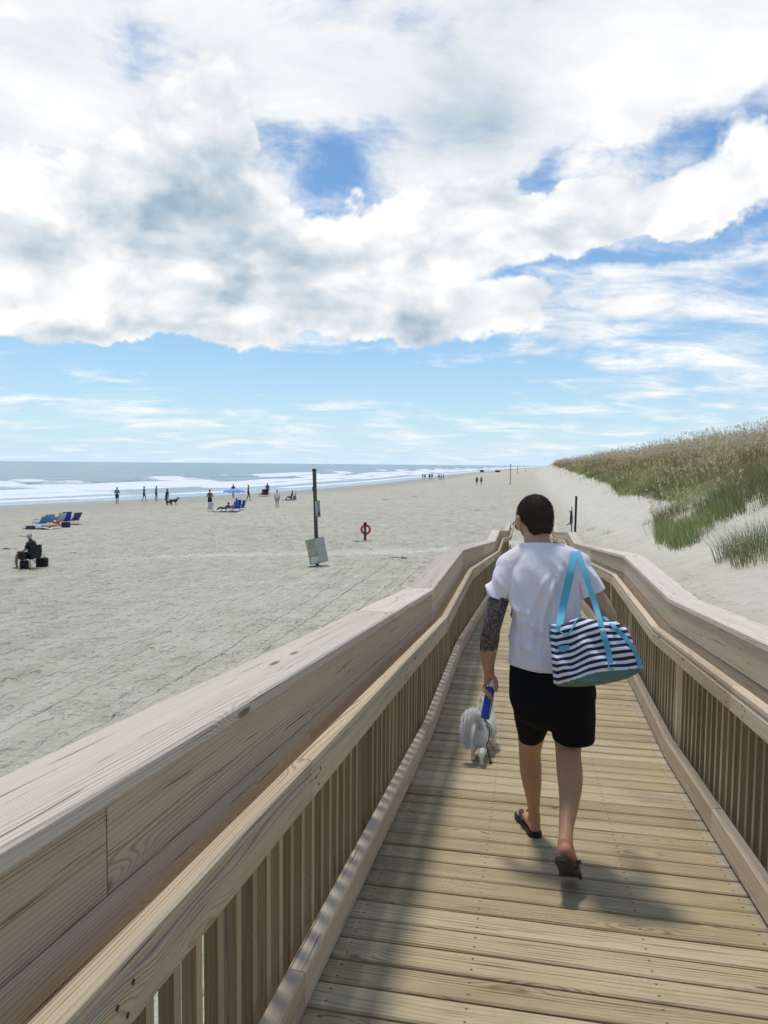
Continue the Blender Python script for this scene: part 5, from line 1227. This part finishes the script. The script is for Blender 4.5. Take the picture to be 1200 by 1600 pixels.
# loungers in the surfside cluster at the left
CH = 'beach chairs in the cluster near the left edge'
for (u, v, f_, rec, col, lab) in ((62, 824, 1.2, .9, (.10, .30, .50), 'light blue beach chair, leftmost of the left cluster'), (74, 822, .9, .8, (.14, .38, .62), 'pale blue beach chair between the leftmost one and the orange towel'), (88, 821, 1.3, .7, (.50, .52, .55), 'white and grey beach chair in the middle of the left cluster'), (100, 820, 1.0, .55, (.02, .05, .42), 'deep blue beach chair standing upright in the left cluster'), (113, 819, 1.2, .75, (.06, .07, .20), 'navy beach chair with tall tilted back, rightmost of the left cluster')):
    chair(hit(u, v), f_, col, lab, CH, rec, 1.1, (.30, .32, .36))
def towel(u, v, sx, sy, col, label, face=0., fold=.05):
    p = hit(u, v); g = bpy.data.meshes.new('towel'); n = 14; vv = []; ff = []; ca, sa = math.cos(face), math.sin(face)
    for i in range(n):
        for j in range(n):
            x = (i/(n-1)-.5)*sx; y = (j/(n-1)-.5)*sy; X_, Y_ = p[0]+x*ca-y*sa, p[1]+x*sa+y*ca
            vv.append((X_-p[0], Y_-p[1], ground(X_, Y_)-p[2]+.03+fold*float(vnoise(np.array(x*4+u), np.array(y*4.)))))
    for i in range(n-1):
        for j in range(n-1): ff.append((i*n+j, (i+1)*n+j, (i+1)*n+j+1, i*n+j+1))
    g.from_pydata(vv, [], ff); o = link('towel', g, T_(col), None, True); o.location = tuple(p); o.modifiers.new('s', 'SOLIDIFY').thickness = .02; tag(o, label, 'towel'); return o
towel(58, 826, 1.6, .8, (.20, .42, .60), 'light blue towel spread at the left end of the chair cluster', .3, .12)
towel(84, 826, .8, .5, (.75, .22, .06), 'orange towel bundled in front of the middle chairs', .2, .35)
towel(70, 827, 1.0, .5, (.65, .66, .66), 'white towel on the sand before the pale blue chairs', .1, .12)
lump('beach_bag', hit(103, 824), (.45, .3, .35), (.03, .03, .04), 'dark bag on the sand by the deep blue chair', 'bag')
lump('beach_bag', hit(88, 819), (.35, .3, .5), (.45, .10, .05), 'small red bag standing between the middle chairs', 'bag', 0, False)
lump('cooler', hit(48, 827), (.5, .3, .22), (.06, .06, .05), 'flat dark bag at the far left end of the chair cluster', 'bag', 0, False)
# people at the water's edge and beyond
figure(183, 787, 1.78, 'man in grey top and dark shorts standing at the water edge, leftmost of the waders', (.20, .21, .24), (.02, .02, .03), face=.2, stride=.02, elbow=1.)
figure(225, 783, 1.72, 'person in dark swimwear wading with legs apart, left of the pair', (.03, .04, .08), (.25, .07, .06), face=-1.2, stride=.24, elbow=.8)
figure(244, 782, 1.74, 'person in red top holding an arm out, right of the wading pair', (.45, .10, .08), (.06, .06, .10), face=-1.3, stride=.08, elbow=.5)
figure(260, 788, 1.66, 'person in loose dark grey dress standing beside two dogs', (.05, .055, .065), (.05, .055, .065), face=-.6, stride=.04, long=True, robe=True, bend=.3)
def small_dog(u, v, face, label, col=(.02, .017, .014), sc=1.):
    p = hit(u, v); g = empty('dog', tuple(p)); g.rotation_euler.z = face; tag(g, label, 'dog'); s = Soup(); A = lambda x, y, z: np.array([x, y, z])*sc
    s.tube([(A(0, -.32, .46), .10*sc, .11*sc), (A(0, -.05, .44), .095*sc, .105*sc), (A(0, .22, .46), .12*sc, .15*sc), (A(0, .34, .52), .09*sc, .11*sc)], n=12); s.tube([(A(0, .34, .55), .075*sc), (A(0, .46, .70), .065*sc)], n=10)
    s.ball(A(0, .50, .74), (.065*sc, .085*sc, .07*sc)); s.tube([(A(0, .56, .72), .042*sc), (A(0, .66, .69), .028*sc)], n=8)
    for e in (-1, 1):
        s.tube([(A(e*.08, .26, .42), .05*sc), (A(e*.08, .25, .22), .03*sc), (A(e*.08, .26, .02), .024*sc)], n=8); s.tube([(A(e*.08, -.30, .44), .075*sc), (A(e*.08, -.24, .28), .045*sc), (A(e*.08, -.36, .17), .026*sc), (A(e*.08, -.33, .02), .022*sc)], n=8); s.tube([(A(e*.05, .46, .79), .025*sc), (A(e*.06, .44, .86), .008*sc)], n=6)
    s.tube([(A(0, -.40, .50), .03*sc), (A(0, -.52, .62), .02*sc), (A(0, -.54, .74), .012*sc)], n=8); link('body', s.fused(.014*sc, 3), tone('dog_coat', col), g, True)
    s = Soup(); s.tube([(A(0, .36, .585), .084*sc), (A(0, .375, .61), .082*sc)], n=14, cap=False); link('collar', s.raw(), T_((.35, .05, .04)), g, True)
small_dog(264.5, 790, 1.5, 'dark low dog nearest the person in the grey dress', (.045, .03, .02), .85); small_dog(271, 789, -1.3, 'black dog standing to the right of the other dark dog', (.012, .011, .012), 1.)
figure(328, 795, 1.82, 'shirtless man in black shorts standing behind a white-framed chair', None, (.012, .012, .014), SKD, face=.4, stride=.02, elbow=1.)
chair(hit(328, 799), 3.3, (.55, .56, .52), 'empty white-framed beach chair in front of the shirtless man', None, .2, .85, (.75, .75, .73))
pr_ = hit(351, 799); figure_at(pr_+[0, 0, .02], 1.75, 'person in dark clothes reclining low beside the blue chairs', (.10, .06, .07), (.02, .02, .03), face=1.35, pose='lie')
chair(hit(368, 799), 2.9, (.02, .08, .36), 'bright blue beach chair, left of two under the umbrella', None, .3, 1.12, (.02, .08, .4)); chair(hit(375, 797), 2.5, (.02, .05, .34), 'darker blue beach chair at the right end of the umbrella group', None, .35, 1.0, (.02, .05, .3))
figure_at(hit(368, 799)+[0, 0, .05], 1.7, 'person in blue seated in the bright blue chair', (.01, .08, .50), (.02, .05, .3), face=2.9, pose='sit')
towel(352, 800, 2.2, .9, (.60, .62, .63), 'pale towel spread before the reclining person', .1, .25)
def umbrella(u, v, label):
    p = hit(u, v); g = empty('beach_umbrella', tuple(p)); tag(g, label, 'umbrella'); s = Soup(); s.tube([((0, 0, -.2), .02), ((0, 0, 1.82), .02)], n=10); link('pole', s.raw(), T_((.75, .75, .75)), g, True)
    v = [(0, 0, 1.82)]; f = []; n = 48
    for k, (rr, z) in enumerate(((.25, 1.80), (.5, 1.76), (.8, 1.69), (1.02, 1.60), (1.06, 1.53))):
        for i in range(n):
            a = i*math.tau/n; lob = abs(math.sin(a*4)); v.append((rr*math.cos(a)*(1-.0), rr*math.sin(a), z-.05*k*(1-lob)*.35))
    for i in range(n): f.append((0, 1+i, 1+(i+1) % n))
    for k in range(4):
        for i in range(n): a = 1+k*n+i; c = 1+k*n+(i+1) % n; f.append((a, a+n, c+n, c))
    me = bpy.data.meshes.new('canopy'); me.from_pydata(v, [], f); o = link('canopy', me, T_((.20, .32, .72)), g, True); o.modifiers.new('s', 'SOLIDIFY').thickness = .01
    s = Soup()
    for i in range(8): a = (i+.5)*math.tau/8; bar(s, (0, 0, 1.52), (.8*math.cos(a), .8*math.sin(a), 1.66), .006)
    link('ribs', s.raw(), T_((.5, .5, .5)), g); s = Soup(); s.ball((0, 0, 1.86), .035); link('finial', s.raw(), T_((.75, .75, .75)), g, True)
umbrella(366, 793, 'flat blue beach umbrella open over the blue chairs')
figure(364.5, 778, 1.75, 'man in dark top and white trousers standing farther off, behind the umbrella', (.05, .06, .10), (.60, .62, .64), face=0, stride=.1, robe=True)
figure(388, 782, 1.80, 'shirtless man in long black shorts walking toward the water', None, (.015, .015, .018), SKD, face=-.9, stride=.28, robe=False)
figure(418, 775, 1.76, 'slim person in red-brown swimwear standing by dark chairs near the waterline', (.28, .08, .07), (.05, .04, .05), SKD, face=.6, stride=.03)
chair(hit(409, 776), 2.8, (.12, .03, .035), 'dark red low chair left of the slim standing person', None, .25, 1.05, (.1, .1, .1)); chair(hit(413.5, 776), 2.8, (.03, .025, .03), 'black low chair close beside the dark red one', None, .25, 1.05, (.1, .1, .1))
figure(433, 793, 1.70, 'person in white long-sleeved shirt and grey shorts walking alone on the sand', (.75, .76, .78), (.28, .29, .30), face=.3, stride=.12, long=True)
pp = hit(455, 782); chair(pp, 2.0, (.03, .03, .05), 'low dark chair with two people sitting close to the water', None, .5, 1.1, (.4, .4, .4)); figure_at(pp+[0, 0, .04], 1.7, 'person in dark clothes sitting back in the low dark chair', (.04, .035, .06), (.10, .03, .04), face=1.9, pose='sit')
towel(451, 782, 1.4, .8, (.55, .56, .60), 'pale towel beside the low dark chair', .4, .25); lump('beach_bag', hit(460.5, 781), (.35, .3, .5), (.45, .12, .14), 'pinkish red bag at the right of the low dark chair', 'bag', 0, False)
WG = 'walkers at the far waterline'
for k, (u, v, h, c, l) in enumerate(((660.5, 748, 1.7, (.35, .38, .42), 'far walker in pale top, leftmost of the waterline group'), (664, 748.5, 1.65, (.06, .07, .10), 'far walker in navy, second from left in the waterline group'), (671.3, 749.5, 1.85, (.02, .03, .05), 'tall far walker in black, left of the middle pair'), (675, 748.5, 1.8, (.05, .06, .08), 'far walker in dark grey, right of the middle pair'), (686, 749.5, 1.8, (.02, .025, .035), 'far walker in black, left of the right-hand three'), (689.3, 749.5, 1.7, (.04, .045, .06), 'far walker in charcoal, middle of the right-hand three'), (692.8, 749.3, 1.7, (.05, .04, .06), 'far walker in dark purple, rightmost of the waterline group'))):
    figure(u, v, h, l, c, tuple(x*.6 for x in c), face=.3*k, stride=.14, group=WG, long=True)
figure(745, 758, 1.78, 'shirtless far man in dark shorts, left one of the strolling couple', (.06, .05, .06), (.03, .03, .04), SK, face=.1, stride=.16)
figure(751.8, 757.6, 1.80, 'far walker in reddish top, right one of the strolling couple', (.45, .20, .18), (.05, .05, .06), SK, face=-.1, stride=.18)
figure(826.5, 733.6, 1.8, 'lone tiny walker in black near the end of the beach', (.02, .02, .025), (.02, .02, .025), face=0, stride=.1)
figure(642.5, 743, 1.7, 'tiny bather standing in the surf', (.15, .07, .05), (.03, .03, .05), face=0, stride=.02)
lump('cooler', hit(753, 737.5), (2.6, 1.2, 1.3), (.06, .06, .06), 'tiny dark heap on the far sand, left of two', 'gear', 0, False); lump('cooler', hit(777.5, 738), (3.0, 1.2, 1.2), (.07, .065, .06), 'tiny dark heap on the far sand, right of two', 'gear', 0, False)
# ---------------------------------------------------------------- posts
def post_mesh(s, a, b, r):  # squared, slightly worn timber
    a = np.asarray(a, float); b = np.asarray(b, float); d = (b-a)/np.linalg.norm(b-a); x = np.cross(d, [0, 1., 0]); x /= np.linalg.norm(x); y = np.cross(d, x)
    Rm = np.stack([x, y, d], 1); s.box((a+b)/2, (r, r, np.linalg.norm(b-a)/2), Rm)
M_POST = simple('weathered_post', (.115, .095, .075), .85, .4, 14., .2, .004); M_SIGN = simple('sign_panel', (.42, .42, .42), .6, .12); M_SIGN2 = simple('sign_panel_grey', (.36, .355, .37), .6, .3, 30.)
p = hit(496, 882); tl = W(491, 733, p[1]); 
g = empty('sign_post', tuple(p)); tag(g, 'leaning grey timber post with small signs rising from the sand behind a green barrel', 'post')
s = Soup(); post_mesh(s, p-[0, 0, .5], tl, .062); rel(link('pole', s.raw(), M_POST, g), g)
Yp = p[1]
def lp(v, du=0., dy=0.): k = (v-882)/(733-882); return W(496+(491-496)*k+du, v, Yp+dy)
s = Soup(); post_mesh(s, lp(809, 2.5, -.09), lp(781, 2., -.09), .02); 
def plate(g, c0, c1, w, th, mat, name, ang=0.):
    a, b = np.asarray(c0), np.asarray(c1); d = (b-a); L = np.linalg.norm(d); d /= L; x = np.array([math.cos(ang), math.sin(ang), 0]); y = np.cross(d, x); s = Soup(); s.box((a+b)/2, (w/2, th/2, L/2), np.stack([x, y, d], 1)); o = rel(link(name, s.raw(), mat, g), g); bv = o.modifiers.new('b', 'BEVEL'); bv.width = .006; return o
plate(g, lp(807, 1., -.095), lp(783, .5, -.095), .26, .02, M_SIGN, 'sign', -.9); o = plate(g, lp(808, 3.4, .04), lp(782, 2.6, .04), .24, .02, M_SIGN2, 'sign', .75)
plate(g, lp(767, -1.5, -.08), lp(761, -1.6, -.08), .12, .10, M_POST, 'bracket'); plate(g, lp(735.5, 0), lp(732.5, 0), .150, .150, simple('post_cap', (.04, .04, .042), .7), 'cap')
o = plate(g, lp(805.5, 4.6, .018), lp(800.5, 4.4, .018), .13, .006, simple('sign_print', (.12, .12, .13), .6, .8, 120.), 'print', .75)
# barrel hung on the post, leaning
bg_ = empty('litter_barrel', tuple(lp(878, -3, -.3))); tag(bg_, 'dented pale green litter barrel leaning against the tall sign post', 'barrel')
b0, b1 = W(499, 879, Yp-.36), W(491.5, 842, Yp-.36); ax = (b1-b0)/np.linalg.norm(b1-b0)
M_BAR, t, b = newmat('barrel_paint'); P = t.geo(); nn_ = t.noise(t.vm('MULTIPLY', P, (1, 1, .35)), 5.5, 5, .7, .8); n2_ = t.noise(P, 13., 4, .7)
c = t.mix(t.ss(nn_, .40, .66), (.26, .29, .17), (.50, .52, .38)); c = t.mix(t.m('MULTIPLY', t.ss(n2_, .60, .70), .8), c, (.62, .63, .58)); c = t.mix(t.ss(n2_, .34, .26), c, (.09, .085, .05)); bx = t.m('ADD', t.sep(P)[0], t.m('MULTIPLY', t.sep(P)[2], .20)); c = t.mix(t.m('MULTIPLY', t.ss(bx, float(b0[0]+.2*b0[2])+.10, float(b0[0]+.2*b0[2])+.16), .85), c, (.52, .52, .47)); t.set(b.inputs['Base Color'], c); b.inputs['Roughness'].default_value = .7  # right side tinted paler: shading that rounds the drum, put into the colour
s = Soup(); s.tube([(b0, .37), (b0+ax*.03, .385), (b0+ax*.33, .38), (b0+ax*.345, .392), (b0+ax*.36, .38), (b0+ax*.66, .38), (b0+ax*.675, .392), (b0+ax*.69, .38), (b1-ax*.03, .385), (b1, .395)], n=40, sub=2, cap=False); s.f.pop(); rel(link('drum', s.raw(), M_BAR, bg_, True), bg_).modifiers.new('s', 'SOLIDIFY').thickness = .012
s = Soup()
for i in range(24):
    a = i*math.tau/24; c_ = math.tau*(i+1)/24; x = np.cross(ax, [0, 1, 0]); x /= np.linalg.norm(x); y = np.cross(ax, x); s.tube([(b1+(x*math.cos(a)+y*math.sin(a))*.392, .016), (b1+(x*math.cos(c_)+y*math.sin(c_))*.392, .016)], n=6, sub=1, cap=False)
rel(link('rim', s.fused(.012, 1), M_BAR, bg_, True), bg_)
# white paper notice stuck low on the barrel
x = np.cross(ax, [0, 1, 0]); x /= np.linalg.norm(x); y = np.cross(ax, x); y = y if y[1] < 0 else -y; v = []; f = []
for i in range(7):
    for k in range(7):
        a = R(-22+i*9); v.append(tuple(b0+ax*(.05+k*.04)-x*math.sin(a-.25)*.392*(-1 if x[0] > 0 else 1)+y*math.cos(a-.25)*.394))
for i in range(6):
    for k in range(6):
        if (i, k) not in ((0, 5), (5, 0)): f.append((i*7+k, i*7+7+k, i*7+8+k, i*7+k+1))
me = bpy.data.meshes.new('notice'); me.from_pydata(v, [], f); o = rel(link('notice', me, simple('torn_paper', (.62, .62, .57), .8, .5, 30.), bg_), bg_); o.modifiers.new('s', 'SOLIDIFY').thickness = .004
rel_bot = Soup(); rel_bot.ball(b0+ax*.01, (.10, .10, .02)); 
# life ring on its post
p = hit(570.5, 844); g = empty('ring_post', tuple(p)); tag(g, 'short grey post carrying a red life ring on open sand', 'post'); s = Soup(); post_mesh(s, p-[0, 0, .3], W(570.5, 817.5, p[1]), .062); rel(link('pole', s.raw(), M_POST, g), g)
plate(g, W(570.7, 820, p[1]), W(570.7, 816.2, p[1]), .155, .155, simple('dark_cap', (.02, .02, .02), .6), 'cap'); plate(g, W(571, 828.5, p[1]-.068), W(571, 825.5, p[1]-.068), .09, .006, simple('green_tag', (.03, .20, .10), .5), 'tag')
rc = W(571.3, 827.3, p[1]+.09); ring = empty('life_ring', tuple(rc)); tag(ring, 'round red life ring hanging on the short post', 'life ring'); v = []; f = []; n1_, n2__ = 48, 14
def torus(R_, r_, a0=0, a1=math.tau, n1=48, n2=14, sy=1.):
    v = []; f = []; m = n1 if a1-a0 > 6.28 else n1+1
    for i in range(m):
        a = a0+(a1-a0)*i/n1
        for k in range(n2): b_ = k*math.tau/n2; rr = R_+r_*math.cos(b_); v.append((rr*math.cos(a), r_*math.sin(b_)*sy, rr*math.sin(a)))
    for i in range(n1):
        for k in range(n2): a = (i % m)*n2; c = ((i+1) % m)*n2; f.append((a+k, c+k, c+(k+1) % n2, a+(k+1) % n2))
    me = bpy.data.meshes.new('torus'); me.from_pydata(v, [], f); me.update(); return me
link('ring', torus(.235, .060), simple('red_foam', (.62, .035, .02), .5, .12), ring, True)
for a in (.5, 2.1, 3.7, 5.3): link('band', torus(.235, .0625, a, a+.24, 6), simple('pale_band', (.55, .16, .13), .5), ring, True)
# dark posts by the end of the boardwalk
p = hit(898.5, 832); g = empty('timber_post', tuple(p)); tag(g, 'thick dark brown post leaning slightly beyond the end of the right railing', 'post'); s = Soup(); post_mesh(s, p-[0, 0, .4], W(900.5, 775.5, p[1]), .055); rel(link('pole', s.raw(), simple('dark_timber', (.050, .036, .026), .8, .4, 12., .2, .003), g), g); plate(g, W(900.2, 777, p[1]), W(900.4, 775, p[1]), .118, .118, M_POST, 'cap')
p2 = hit(892.8, 832); g = empty('shower_pipe', tuple(p2)); tag(g, 'thin pole holding a dark blue-grey bag, left of the thick dark post', 'pole'); s = Soup(); s.tube([(p2-[0, 0, .4], .028), (W(893.8, 792, p2[1]), .026)], n=10); rel(link('pole', s.raw(), simple('dark_pipe', (.03, .035, .035), .6), g, True), g)
mt = tone('blue_grey', (.045, .075, .10)); s = Soup(); a = W(892.5, 820, p2[1]-.06); b_ = W(892.8, 800, p2[1]-.06); s.tube([(a, .05, .05), (a*.6+b_*.4, .085, .07), (b_, .06, .06)], n=12); rel(link('bag', s.raw(), mt, g, True), g)
s = Soup(); s.tube([(W(890.5, 800, p2[1]), .05, .03), (W(890.3, 797.5, p2[1]), .04, .03)], n=10); rel(link('nozzle', s.raw(), T_((.5, .52, .52)), g, True), g); s = Soup(); s.tube([(W(891, 816, p2[1]), .022), (W(887.5, 819.5, p2[1]), .03), (W(885.5, 821, p2[1]), .012)], n=8); rel(link('hose', s.raw(), mt, g, True), g)
# tall marker poles far down the beach
for (u, v, v1, l) in ((797, 757.5, 725.5, 'tall thin dark pole far down the beach, nearest of three'), (808.7, 741, 727.5, 'thin grey pole far down the beach, right of the tallest'), (821, 738, 732., 'shortest faint pole far down the beach, rightmost of three')):
    p = hit(u, v); g = empty('marker_pole', tuple(p)); tag(g, l, 'pole', 'marker poles down the beach'); rr = .09 if v > 750 else .11; s = Soup(); s.tube([(p-[0, 0, .4], rr), (W(u+.9*(v > 750), v1, p[1]), rr*.8)], n=10); rel(link('pole', s.raw(), M_POST, g, True), g)
    s = Soup(); s.ball(W(u+.9*(v > 750), v1, p[1]), (rr*1.2, rr*1.2, rr)); rel(link('cap', s.raw(), M_POST, g, True), g)
# driftwood bits and weed strands on the near beach
dm = simple('dark_weed', (.05, .042, .03), .9, .4)
for k, (u, v) in enumerate(((648, 776), (602, 781), (746, 797), (40, 838), (108, 864), (15, 858), (590, 948), (625, 872), (560, 846))):
    p = hit(u, v); s = Soup(); rr = np.random.default_rng(k)
    for j in range(5): q = rr.uniform(-.25, .25, 2)*[1.4, .5]; s.tube([((q[0]-.12, q[1], .005), .012), ((q[0], q[1]+.03, .02), .022), ((q[0]+.14, q[1]-.01, .006), .010)], n=6)
    o = link('weed_strand', s.fused(.012, 1), dm, None, True); o.location = tuple(p); tag(o, 'dark strand of washed-up weed lying flat on the beach sand', 'weed', 'weed strands scattered on the sand')
S.cycles.max_bounces = 5; S.cycles.diffuse_bounces = 3; S.cycles.glossy_bounces = 3; S.cycles.transmission_bounces = 3; S.cycles.transparent_max_bounces = 6
